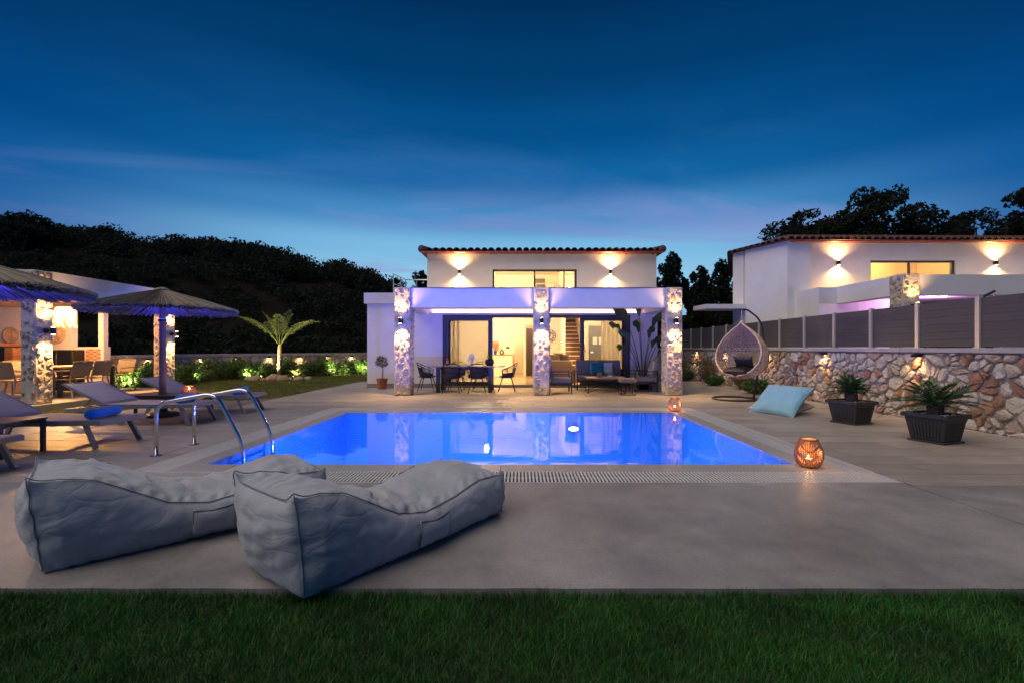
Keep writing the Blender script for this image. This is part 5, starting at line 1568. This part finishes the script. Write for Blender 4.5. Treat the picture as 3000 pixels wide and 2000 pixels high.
# ================================================================ things inside
sb = thing('sideboard', 'light wooden sideboard against the living room back wall', 'cabinet', (-.75, 19.75, .064))
MB().box(-1.18, -.33, 19.5, 19.98, .066, .98).build('carcass', mat('cream_lacquer', (0.66,0.58,0.46), 0.4), sb, True)
MB().box(-1.20, -.31, 19.46, 19.99, .982, 1.02).build('top', WOODT, sb, True)
for k in range(2):
    MB().box(-1.17 + k*.42, -.77 + k*.42, 19.485, 19.498, .10, .96).build('door', mat('cream_lacquer2', (0.68,0.60,0.48), 0.4) if k == 0 else bpy.data.materials['cream_lacquer2'], sb, True)
bv = thing('blue_vase', 'blue vase with orange dried flowers on the sideboard', 'vase', (-1.08, 19.7, 1.021))
MB().lathe([(.05, 0), (.065, .08), (.06, .17), (.045, .19)], 14).build('vase', mat('blue_glaze', (0.01,0.06,0.32), 0.2), bv, smooth=True)
m = MB()
for k in range(70):
    a = rng.uniform(0, 2*PI); s = rng.uniform(.02, .14); p = Vector((s*math.cos(a), s*math.sin(a)*.6, rng.uniform(.3, .55)))
    m.tube([(0, 0, .17), p], .003, 4); m.add([p + Vector((-.02,0,0)), p + Vector((.02,0,.01)), p + Vector((0,.0,.06))], [(0,1,2)])
m.build('dried_flowers', mat('orange_straw', (0.5,0.18,0.05), 0.8), bv, kind='stuff')
rv_ = thing('ring_vase', 'dark ring shaped vase on the sideboard', 'vase', (-.80, 19.7, 1.021))
MB().tube([(.07*math.cos(a*PI/12), 0, .10 + .085*math.sin(a*PI/12)) for a in range(24)], .032, 10, closed=True).build('ring', BLACK, rv_, smooth=True)
MB().lathe([(.022, .19), (.02, .24), (.026, .25)], 12).build('neck', BLACK, rv_)
sw = tag(MB().box(-.62, -.47, 19.985, 19.997, 1.28, 1.36).build('switch_plate', BLACK), 'dark switch plate on the wall above the sideboard', 'switch')
sw = tag(MB().box(.72, .86, 19.985, 19.997, 1.10, 1.18).build('switch_plate', BLACK), 'dark switch plate on the wall right of the hallway opening', 'switch')
ck = thing('wall_clock', 'round skeleton wall clock just right of the middle column', 'clock', (1.30, 19.98, 1.82))
for r_ in (.26, .15):
    MB().tube([(r_*math.cos(a*PI/16), -.02, r_*math.sin(a*PI/16)) for a in range(32)], .012, 6, closed=True).build('ring', BLACKM, ck)
for k in range(12):
    a = k*PI/6; MB().bar((.165*math.cos(a), -.02, .165*math.sin(a)), (.245*math.cos(a), -.02, .245*math.sin(a)), .014, .014).build('numeral', BLACKM, ck)
MB().bar((0, -.03, 0), (.06, -.03, .11), .012, .01).build('hand', BLACKM, ck); MB().bar((0, -.03, 0), (-.1, -.03, .02), .012, .01).build('hand', BLACKM, ck)
is_ = thing('indoor_sofa', 'beige indoor sofa seen behind the middle column', 'sofa', (1.25, 16.5, .064))
BEI = mat('beige_fabric', (0.40,0.30,0.19), 0.9, var=.06)
MB().box(-.75, .60, -.45, .45, .05, .40).build('seat', BEI, is_, smooth=True, bev=.04); MB().box(-.75, .60, -.45, -.22, .40, .80).build('backrest', BEI, is_, smooth=True, bev=.05); MB().box(.602, .80, -.45, .45, .05, .62).build('armrest', BEI, is_, smooth=True, bev=.04)
for k, (x, c) in enumerate([(-.1, (0.25,0.18,0.11)), (.13, (0.32,0.27,0.12)), (.33, (0.10,0.07,0.05))]):
    pillow('sofa_pillow', (1.25 + x, 16.28 - .02*k, .064 + .86 + .05*(k == 1)), upright(.3*(k - 1), 20), .4, .36, .13, mat('pillow_tone', c, .9), ['brown pillow on the indoor sofa, next to the column', 'olive pillow standing on the indoor sofa', 'dark pillow at the end of the indoor sofa'][k], k, 'pillows on the indoor sofa')

# ================================================================ hanging egg chair
ec = thing('hanging_egg_chair', 'woven egg chair hanging from a curved dark stand', 'hanging chair', (5.62, 11.55, 0))
TT = [0, .05, .15, .3, .45, .6, .75, .88, .97, 1.0]; RR_ = [.03, .31, .49, .595, .61, .55, .42, .235, .07, .025]
er = lambda t: float(np.interp(t, TT, RR_))
Z0, ZH = .52, 1.40
fd = Vector((-.80, -.60, 0)); fa = math.atan2(fd.y, fd.x)
kz = lambda t: .02 + .34 * (1 - t) ** 1.2
def ept(t, a, dr=0):
    r_ = er(t) + dr
    return Vector((r_*math.cos(a), r_*math.sin(a), Z0 + ZH*t))
def inside(t, a):
    p = ept(t, a); return p.x*fd.x + p.y*fd.y < kz(t)
m = MB(); rows, cols = 30, 40
ts = [.012 + .975 * (k / rows) for k in range(rows + 1)]
for j in range(rows):
    for i in range(cols):
        a0 = 2*PI*(i + .5*(j % 2))/cols
        for s in (-1, 1):
            a1 = 2*PI*(i + .5*(j % 2) + .5*s)/cols
            if inside(ts[j], a0) and inside(ts[j+1], a1):
                p, q = ept(ts[j], a0), ept(ts[j+1], a1)
                m.tube([p, q], .0115 if .1 < ts[j] < .85 else .008, 4, cap=False)
        if j % 2 == 0 and inside(ts[j], a0) and inside(ts[j], a0 + 2*PI/cols):
            m.tube([ept(ts[j], a0), ept(ts[j], a0 + 2*PI/cols)], .006, 4, cap=False)
m.build('woven_shell', WICK, ec, smooth=True, kind='stuff')
left = []; right = []
for k in range(41):
    t = .045 + .945*k/40
    ca = max(-1, min(1, kz(t)/max(er(t), .02))); a = math.acos(ca)
    left.append(ept(t, fa + a)); right.append(ept(t, fa - a))
MB().tube(left[::-1] + right, .024, 9).build('opening_rim', WICK, ec, smooth=True)
for k in range(5):
    a = fa + PI + (k - 2) * .46
    MB().tube([ept(t, a, -.008) for t in [.12 + .87*q/16 for q in range(17)]], .012, 6).build('rib', WICK, ec, smooth=True)
MB().lathe([(.05, 0), (.055, .05), (.03, .09), (.012, .10)], 12, (0, 0, Z0 + ZH - .03)).build('crown_knot', WICK, ec, smooth=True)
c = cushion_geo(.74, .62, .22, .4, 16, 4); c.v = [tuple(Matrix.Rotation(fa, 3, 'Z') @ Vector(v) + Vector((0, 0, Z0 + .20)) + fd*.04) for v in c.v]
c.build('seat_cushion', BLACK, ec, smooth=True)
c = cushion_geo(.50, .36, .14, .4, 14, 6); c.v = [tuple(Matrix.Rotation(fa - PI/2, 3, 'Z') @ Matrix.Rotation(R(68), 3, 'X') @ Vector(v) + Vector((0, 0, Z0 + .40)) - fd*.12) for v in c.v]
c.build('back_cushion', BLACK, ec, smooth=True)
# stand: floor ring, leaning post, curved arm, chain
px = Vector((.36, .05, 0))
MB().tube([(-.18 + .52*math.cos(a*PI/20), .50*math.sin(a*PI/20), .024) for a in range(40)], .024, 8, closed=True).build('floor_ring', ANTH, ec, smooth=True)
arm = bend([(.34, .06, .02), (.47, .12, .66), (.70, .22, 1.35), (.60, .20, 2.02), (.16, .06, 2.28), (.0, 0, 2.25)], .42, 8)
MB().tube(arm, .022, 10).build('curved_arm', ANTH, ec, smooth=True)
MB().tube([(.46, -.10, .03), (.44, .10, .50)], .02, 8).build('brace', ANTH, ec)
for k in range(9):
    z = 2.24 - k*.036
    MB().tube([(0.011*math.cos(a*PI/5)*(k%2), 0.011*math.cos(a*PI/5)*((k+1)%2), z - .018 + .023*math.sin(a*PI/5)) for a in range(10)], .004, 4, closed=True).build('chain_link', STEEL, ec)

# floor pillows
bl, br, tl_, tr = Vector((4.80, 9.34, .03)), Vector((5.18, 8.58, .03)), Vector((5.20, 9.62, .50)), Vector((5.66, 8.86, .42))
X_ = (br - bl); Y_ = ((tl_ - bl) + (tr - br)) / 2
cw, chh = X_.length, Y_.length
xa = X_.normalized(); za = xa.cross(Y_).normalized(); ya = za.cross(xa)
rotm = Matrix((xa, ya, za)).transposed().to_4x4()
pillow('floor_pillow', (bl + br + tl_ + tr) / 4 + za*.02, rotm, cw + .10, chh + .16, .24, SKYC, 'large light blue pillow leaning on the patio beside the egg chair', 3, 'floor pillows', 30)
pillow('floor_pillow', (5.28, 9.22, .11), Matrix.Rotation(-1.0, 4, 'Z') @ Matrix.Rotation(R(6), 4, 'X'), .95, .85, .20, PATC, 'patterned grey pillow lying flat under the light blue one', 5, 'floor pillows', 24)

# ================================================================ cycads in planters
def frond(parent, base, az, length, elev, droop, leaf, nleaf, mt, width=.012, rach=.006, name='frond', vee=.5, tipleaf=.35, start=.12):
    d = Vector((math.cos(az), math.sin(az), 0)); side = Vector((-math.sin(az), math.cos(az), 0))
    def P(t):
        return Vector(base) + d * (length * (math.cos(elev)*t + .12*droop*t*t)) + Vector((0, 0, length * (math.sin(elev)*t - droop*t*t*.75)))
    m = MB()
    m.tube([P(k/8) for k in range(9)], [rach*(1 - .09*k) for k in range(9)], 5)
    for k in range(nleaf):
        t = start + (1 - start) * (k + .5) / nleaf
        p = P(t); T = (P(min(1, t + .02)) - P(t - .02)).normalized(); up = side.cross(T); up = up if up.z > 0 else -up
        l = leaf * (math.sin(PI * min(.98, (t - start)/(1 - start)*.72 + .22))) * (1 - .3*t) 
        for s in (-1, 1):
            q = (side*s + T*.55 + up*vee).normalized(); q = (q + Vector((0,0,-.25*droop)) + Vector((rng.uniform(-.12,.12),)*3)).normalized()
            w = T * width
            m.add([p - w, p + q*l*.5 + w*.6 - Vector((0,0,.0)), p + q*l - Vector((0,0,l*.18*droop)), p + q*l*.5 - w*1.1], [(0,1,2,3)])
    m.build(name, mt, parent)
def cycad(parent, base, n, L, seed, trunk=.16, elev=(.15, 1.25), leaf=.13, nl=26, mt=LEAFC):
    r = random.Random(seed)
    m = MB()
    m.lathe([(.07, 0), (.085, trunk*.4), (.075, trunk*.85), (.03, trunk)], 12, base)
    for k in range(40):
        a = k*2.4; z = trunk*(k/40); m.obox(Vector(base) + Vector((.08*math.cos(a), .08*math.sin(a), z)), (.03,.02,.035), Matrix.Rotation(a, 3, 'Z'))
    m.build('trunk', BARK, parent)
    for k in range(n):
        f = k / n
        frond(parent, Vector(base) + Vector((0, 0, trunk*.95)), k*2.39996 + r.uniform(-.2,.2), L*r.uniform(.85,1.1), elev[0] + (elev[1]-elev[0])*f + r.uniform(-.08,.08), .55*(1 - .5*f) + r.uniform(-.1,.1), leaf, nl, mt)
def planter(loc, rz, label, n, L, seed, elev):
    t = thing('cycad_planter', label, 'planter', loc, rz, 'cycads in square planters by the stone wall')
    a0, a1, h = .195, .255, .385
    m = MB()
    m.add([(sx*a, sy*a, z) for z, a in ((.03, a0), (h - .05, a1 - .012)) for sx, sy in ((-1,-1),(1,-1),(1,1),(-1,1))], [(0,1,5,4),(1,2,6,5),(2,3,7,6),(3,0,4,7),(3,2,1,0)])
    pot = m.build('pot', ANTH, t, bev=.006)
    for f in range(4):
        mr_ = Matrix.Rotation(f*PI/2, 3, 'Z')
        for k in range(9):
            x = (k - 4) * .042
            b0 = mr_ @ Vector((x*.86, -a0 - .004 - .008, .075)); b1 = mr_ @ Vector((x, -a1 + .012 + .018 - .008, h - .10))
            MB().bar(b0, b1, .020, .014, mr_ @ Vector((0,-1,.1))).build('rib', ANTH, pot)
    frame_boxes(MB(), (-a1 - .022, a1 + .022, -a1 - .022, a1 + .022), (-a1 + .035, a1 - .035, -a1 + .035, a1 - .035), h - .045, h + .012).build('rim', ANTH, t, bev=.008)
    MB().box(-.225, .225, -.225, .225, .002, .028).build('saucer', ANTH, t, bev=.008)
    MB().box(-a1 + .036, a1 - .036, -a1 + .036, a1 - .036, h - .08, h - .035).build('soil', SOIL, t)
    m = MB(); r = random.Random(seed)
    for k in range(240):
        x, y = r.uniform(-.21, .21), r.uniform(-.21, .21); s = r.uniform(.011, .022)
        mm = MB().lathe([(.2*s, -s*.5), (s, 0), (.3*s, s*.55)], 6, (x, y, h - .028 + r.uniform(0, .018)))
        m.add(mm.v, mm.f)
    m.build('pebbles', PEB, t, kind='stuff')
    cycad(t, (0, 0, h - .03), n, L, seed, elev=elev)
planter((5.76, 7.92, 0), R(20), 'cycad in a dark square planter, the farther of two by the stone wall', 26, .44, 5, (.2, 1.35))
planter((5.80, 6.36, 0), R(20), 'wide cycad in a dark square planter, the nearer of two by the stone wall', 30, .60, 6, (.02, 1.1))

# ================================================================ garden: hedge, palm, lamps
def shrub(name, loc, label, clumps, n, ls, seed, mt=LEAFG, group=None, cat='shrub'):
    t = thing(name, label, cat, loc, 0, group)
    V, F = leaf_cloud(clumps, n, ls, seed, .45)
    V[:, 2] = np.maximum(V[:, 2], .0)
    np_mesh('crown', V, F, mt, t)
    m = MB(); r = random.Random(seed)
    for k in range(7):
        c = r.choice(clumps); m.tube([(r.uniform(-.06,.06), r.uniform(-.06,.06), -.02), (c[0]*.5, c[1]*.5, c[2]*.55), (c[0] + r.uniform(-.1,.1), c[1], c[2] + c[5]*.5)], [.012,.008,.003], 5)
    m.build('stem', BARK, t)
    return t
HP = []
def along(pts, step, off):
    out = []
    for i in range(len(pts) - 1):
        a = Vector(pts[i]); b = Vector(pts[i+1]); d = (b - a).normalized(); L = (b - a).length; nn = Vector((d.y, -d.x))
        s = step * .5
        while s < L:
            out.append(a + d*s + nn*off); s += step
    return out
HP = along([LW[1], LW[2], LW[3]], .92, .62)
pos_words = ['first', 'second', 'third', 'fourth', 'fifth', 'sixth', 'seventh', 'eighth', 'ninth', 'tenth', 'eleventh', 'twelfth', 'thirteenth', 'fourteenth', 'fifteenth', 'sixteenth']
for i, p in enumerate(HP):
    r = random.Random(50 + i); h = r.uniform(.62, .92)
    cl = [(0, 0, h*.5, .5, .42, h*.5)] + [(r.uniform(-.4,.4), r.uniform(-.3,.3), r.uniform(.3,.85)*h, .26, .26, .24) for _ in range(6)]
    shrub('hedge_shrub', (p.x, p.y, -.04), 'leafy hedge shrub by the boundary wall, %s from the pavilion' % pos_words[min(i, 15)], cl, 1900, .05, 50 + i, group='hedge shrubs along the boundary wall')
shrub('round_shrub', (-13.35, 17.2, -.04), 'clipped round shrub rising above the hedge near the pavilion', [(0,0,.92,.28,.28,.26)] + [(0,0,.4,.3,.3,.4)], 1500, .045, 90)
for i, (x, y, h_) in enumerate([(-13.2, 15.2, .75), (-12.7, 15.5, .62), (-12.3, 16.3, .66)]):
    r = random.Random(150 + i)
    shrub('hedge_shrub', (x, y, -.04), ['lit shrub just right of the pavilion chairs', 'dark shrub between pavilion chairs and far column', 'shrub beside the far pavilion column'][i],
          [(0, 0, h_*.5, .5, .42, h_*.5)] + [(r.uniform(-.4,.4), r.uniform(-.3,.3), r.uniform(.3,.85)*h_, .26, .26, .24) for _ in range(6)], 1900, .05, 150 + i, group='hedge shrubs along the boundary wall')
pl = thing('palm_tree', 'young palm with arching fronds lit from below', 'palm', (-10.35, 19.5, -.04))
m = MB(); m.tube([(0, 0, 0), (.0, 0, .12), (.02, 0, .7), (.04, 0, 1.25), (.05, 0, 1.48)], [.10, .065, .052, .066, .06], 14)
for k in range(60):
    a = k*2.4; z = .1 + 1.3*k/60; m.obox((.055*math.cos(a) + .03*z, .055*math.sin(a), z), (.035,.035,.06), Matrix.Rotation(a, 3, 'Z'))
m.build('trunk', BARKP, pl)
r = random.Random(8)
for k in range(11):
    if k < 6:
        az, el, ln, dr = [PI*.97, .10, PI*.78, .45, PI*1.25, -.35][k], r.uniform(1.0, 1.12), r.uniform(2.6, 3.1), r.uniform(.58, .70)
    else:
        az, el, ln, dr = [1.2, 2.2, 3.6, 5.0, .2][k - 6], r.uniform(1.28, 1.46), r.uniform(1.8, 2.3), r.uniform(.28, .45)
    frond(pl, (.05, 0, 1.4), az, ln, el, dr, .50, 40, LEAFP, .0055, .014, vee=-.1 if k < 6 else .3, start=.24)
sc_ = thing('garden_cycad', 'small bright cycad lit from below beside the palm', 'plant', (-9.42, 19.25, -.04))
cycad(sc_, (0, 0, 0), 20, .62, 21, .14, (.15, 1.2), .16, 22, LEAFP)
ROCKS = [(-11.15, 18.75, .16), (-10.85, 18.6, .2), (-10.35, 18.85, .17), (-10.1, 18.75, .27), (-9.75, 18.7, .22), (-9.5, 18.85, .14), (-9.15, 18.8, .17), (-8.85, 19.0, .15), (-10.62, 18.7, .13)]
for i, (x, y, s) in enumerate(ROCKS):
    m = MB(); r = random.Random(i)
    def f(u, v, s=s, i=i):
        th, ph = 2*PI*u, PI*v
        q = Vector((math.sin(ph)*math.cos(th), math.sin(ph)*math.sin(th), math.cos(ph)))
        return q * s * (1 + .35*noise.noise(q*1.6 + Vector((i*3.1,0,0)))) * 1.0
    m.grid(f, 12, 8, cu=True); m.v = [(a*1.2, b, c*.75 + s*.35) for a, b, c in m.v]
    o = tag(m.build('bed_rock', ROCK, smooth=True), 'rough rock edging the palm bed, %s from the left' % pos_words[i], 'rock', 'rocks round the palm bed'); o.location = (x, y, -.05)
def garden_spot(loc, aim, label, e, col=(1.0,.78,.42), cone=80):
    t = thing('garden_spotlight', label, 'lamp', loc, 0, 'small spotlights in the planting')
    MB().tube([(0,0,-.05), (0,0,.10)], .008, 6).build('spike', BLACKM, t)
    d = Vector(aim).normalized(); p = Vector((0, 0, .12))
    MB().tube([p - d*.05, p + d*.045], .04, 14).build('head', BLACKM, t); MB().tube([p + d*.046, p + d*.050], .034, 14).build('lens', BULB, t)
    light('SPOT', t, p + d*.07, e, col, .02, d, cone, .7)
garden_spot((-10.75, 18.85, -.03), (.28, .35, .9), 'spotlight at the foot of the palm', 390, cone=100)
garden_spot((-9.42, 18.82, -.03), (0, .5, .6), 'spotlight in front of the small cycad', 36, cone=110)
garden_spot((-9.0, 21.4, -.03), (.3, .8, .6), 'spotlight in the hedge between palm and villa', 39, (.98,1,.42), 120)
garden_spot((-7.85, 22.3, -.03), (.1, .8, .6), 'spotlight in the hedge next to the villa', 45, (.98,1,.42), 120)
garden_spot((-11.7, 19.3, -.03), (-.1, .8, .6), 'spotlight in the hedge left of the palm', 39, (.98,1,.42), 120)
garden_spot((-12.35, 17.3, -.03), (-.7, .4, .6), 'spotlight in the hedge right of the far pavilion column', 45, (.98,1,.42), 120)
garden_spot((-12.75, 14.75, -.03), (-.5, .6, .6), 'spotlight in the hedge beside the pavilion chairs', 36, (.98,1,.42), 120)
k = 0
for i in (1, 2):
    a = Vector((*LW[i], 0)); b = Vector((*LW[i+1], 0)); d = (b - a).normalized(); nn = Vector((d.y, -d.x, 0)); L = (b - a).length
    for s in ((.55, 2.6) if i == 1 else (.5, 1.8, 3.1, 4.4, 5.6)):
        p = a + d*s + nn*.05
        wall_lamp((p.x, p.y, .87), nn, 'hooded lamp under the coping of the boundary wall, %s from the left' % pos_words[k], 5.5, 'lamps on the boundary wall'); k += 1
# bed along the right wall
G5 = 'shrubs along the right stone wall'
for i, (x, y, s) in enumerate([(6.72, 13.0, .30), (6.75, 15.8, .26), (6.6, 18.2, .30)]):
    shrub('box_shrub', (x, y, 0), ['low round green shrub behind the floor pillows', 'low round green shrub left of the egg chair', 'low green shrub at the far end of the stone wall'][i], [(0,0,s*.7,s*1.25,s*1.2,s*.7),(.1,-.15,s*.9,s*.6,s*.6,s*.5)], 1800, .032, 200 + i, LEAFB, G5)
for i, (x, y, s) in enumerate([(6.95, 14.4, .8), (6.95, 17.0, .95), (6.9, 19.6, 1.0)]):
    t = thing('dry_bush', ['sparse twiggy bush against the wall behind the egg chair', 'taller sparse twiggy bush against the far part of the wall', 'twiggy bush at the far end of the wall'][i], 'bush', (x, y, 0), 0, 'twiggy bushes along the right wall')
    m = MB(); r = random.Random(i + 5)
    for k in range(70):
        a = r.uniform(0, 2*PI); q = r.uniform(.1, .45)
        m.tube([(0, 0, 0), (q*.4*math.cos(a), q*1.2*math.sin(a), s*r.uniform(.35,.5)), (q*.55*math.cos(a), q*1.5*math.sin(a), s*r.uniform(.7,1.05))], [.006,.004,.002], 4, cap=False)
    m.build('stems', TWIG, t, kind='stuff')
    V, F = leaf_cloud([(0,0,s*.55,.24,.5,s*.5)], 1100, .03, i + 300, .2); np_mesh('crown', V, F, mat('dry_leaf', (0.16,0.13,0.06), .7, isl=.3) if i == 0 else bpy.data.materials['dry_leaf'], t)

# ================================================================ hill, scrub, trees
SKYL = [(-2600,640),(-900,640),(-400,625),(0,631),(77,638),(166,657),(319,672),(421,716),(510,710),(612,703),(714,701),(790,716),(867,761),(931,780),(1020,773),(1084,792),(1135,829),(1250,850),(1500,870),(1900,880),(2200,880),(3200,850),(5600,850)]
def sky_z(tx, Y):
    return 1.3 + (1019 - np.interp(1524 + 1333*tx, [s[0] for s in SKYL], [s[1] for s in SKYL])) / 1333 * Y
def hill_h(X, Y):
    f = min(1, max(0, (Y - 25) / 40)); f = f*f*(3 - 2*f)*.75 + f*.25
    zr = sky_z(X / 65.0, 65.0) - 2.2
    return -.3 + (zr + .3) * f + (.5*noise.noise((X*.11, Y*.11, 0)) + .2*noise.noise((X*.4, Y*.4, 2))) * (.3 + f)
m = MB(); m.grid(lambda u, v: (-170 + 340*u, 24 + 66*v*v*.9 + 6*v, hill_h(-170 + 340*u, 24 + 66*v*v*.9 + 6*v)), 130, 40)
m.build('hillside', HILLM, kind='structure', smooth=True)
r = np.random.default_rng(4); cl = []
for k in range(900):
    Y = r.uniform(30, 68) if k > 210 else r.uniform(58, 68)
    X = r.uniform(-1.35, .05) * Y
    if Y < 45 and r.random() < .45: continue
    s = r.uniform(.7, 1.5) * (1.15 if Y > 56 else .8); z = hill_h(X, Y)
    for q in range(3):
        cl.append((X + r.uniform(-1,1)*s, Y + r.uniform(-1,1)*s, z + s*r.uniform(.4,1.0), s*r.uniform(.7,1.1), s*.9, s*r.uniform(.55,.9)))
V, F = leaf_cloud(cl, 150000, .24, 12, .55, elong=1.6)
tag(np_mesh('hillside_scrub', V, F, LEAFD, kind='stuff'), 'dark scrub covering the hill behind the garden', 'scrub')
r = np.random.default_rng(14); n = 1400
X = r.uniform(-26, -9, n); Y = r.uniform(25.5, 31, n); mm = MB()
for x, y in zip(X, Y):
    s = r.uniform(.05, .16); z = hill_h(x, y)
    mm.add([(x-s,y,z-.05),(x+s,y-s*.3,z-.05),(x+s*.4,y+s,z-.05),(x+r.uniform(-.3,.3)*s,y,z+s*r.uniform(.5,1.1))], [(0,1,3),(1,2,3),(2,0,3)])
tag(mm.build('scree', mat('pale_scree', (0.42,0.40,0.37), .9, isl=.3), kind='stuff'), 'pale broken stones on the slope behind the boundary wall', 'stones')
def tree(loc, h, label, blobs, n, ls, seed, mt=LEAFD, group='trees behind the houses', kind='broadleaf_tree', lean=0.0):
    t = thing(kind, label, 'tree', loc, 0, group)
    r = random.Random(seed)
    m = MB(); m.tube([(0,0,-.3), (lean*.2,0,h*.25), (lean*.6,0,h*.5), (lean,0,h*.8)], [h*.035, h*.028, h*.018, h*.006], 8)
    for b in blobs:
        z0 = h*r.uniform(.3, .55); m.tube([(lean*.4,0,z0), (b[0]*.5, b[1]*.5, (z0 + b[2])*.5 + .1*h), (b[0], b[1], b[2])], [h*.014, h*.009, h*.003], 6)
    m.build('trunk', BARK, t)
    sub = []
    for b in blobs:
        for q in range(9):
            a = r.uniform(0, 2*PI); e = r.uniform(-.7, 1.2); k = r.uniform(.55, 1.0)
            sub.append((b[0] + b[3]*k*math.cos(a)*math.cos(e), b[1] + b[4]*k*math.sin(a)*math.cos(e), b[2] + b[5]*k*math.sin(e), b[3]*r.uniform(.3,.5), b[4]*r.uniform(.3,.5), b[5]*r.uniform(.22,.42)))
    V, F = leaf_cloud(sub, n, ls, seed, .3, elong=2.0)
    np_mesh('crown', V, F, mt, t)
    return t
def at(px, py, Y):
    return ((px - 1524) / 1333 * Y, 1.3 + (1019 - py) / 1333 * Y)
def tree_at(px, ptop, pw, Y, label, seed, nb=6, n=5200, ls=.17, squash=.5, cover=None, mt=LEAFD, kind='broadleaf_tree'):
    X, zt = at(px, ptop, Y); wv = pw / 1333 * Y; r = random.Random(seed)
    base = .25; h = zt - base
    hh = cover or h * squash
    bl = []
    for k in range(nb):
        f = (k + .5) / nb; s = r.uniform(.25, .40)
        bl.append(((f - .5) * wv * .78 + r.uniform(-.06,.06)*wv, r.uniform(-.25,.25)*wv, h - hh*(.28 + .75*abs(f - .5) + r.uniform(0,.25)), wv*s*.7, wv*s*.7, hh*r.uniform(.28,.40)))
    bl.append((0, 0, h - hh*.24, wv*.24, wv*.24, hh*.26)); bl.append((0, 0, h - hh*.62, wv*.34, wv*.3, hh*.34))
    tree((X, Y, base), h, label, bl, n, ls, seed, mt, kind=kind)
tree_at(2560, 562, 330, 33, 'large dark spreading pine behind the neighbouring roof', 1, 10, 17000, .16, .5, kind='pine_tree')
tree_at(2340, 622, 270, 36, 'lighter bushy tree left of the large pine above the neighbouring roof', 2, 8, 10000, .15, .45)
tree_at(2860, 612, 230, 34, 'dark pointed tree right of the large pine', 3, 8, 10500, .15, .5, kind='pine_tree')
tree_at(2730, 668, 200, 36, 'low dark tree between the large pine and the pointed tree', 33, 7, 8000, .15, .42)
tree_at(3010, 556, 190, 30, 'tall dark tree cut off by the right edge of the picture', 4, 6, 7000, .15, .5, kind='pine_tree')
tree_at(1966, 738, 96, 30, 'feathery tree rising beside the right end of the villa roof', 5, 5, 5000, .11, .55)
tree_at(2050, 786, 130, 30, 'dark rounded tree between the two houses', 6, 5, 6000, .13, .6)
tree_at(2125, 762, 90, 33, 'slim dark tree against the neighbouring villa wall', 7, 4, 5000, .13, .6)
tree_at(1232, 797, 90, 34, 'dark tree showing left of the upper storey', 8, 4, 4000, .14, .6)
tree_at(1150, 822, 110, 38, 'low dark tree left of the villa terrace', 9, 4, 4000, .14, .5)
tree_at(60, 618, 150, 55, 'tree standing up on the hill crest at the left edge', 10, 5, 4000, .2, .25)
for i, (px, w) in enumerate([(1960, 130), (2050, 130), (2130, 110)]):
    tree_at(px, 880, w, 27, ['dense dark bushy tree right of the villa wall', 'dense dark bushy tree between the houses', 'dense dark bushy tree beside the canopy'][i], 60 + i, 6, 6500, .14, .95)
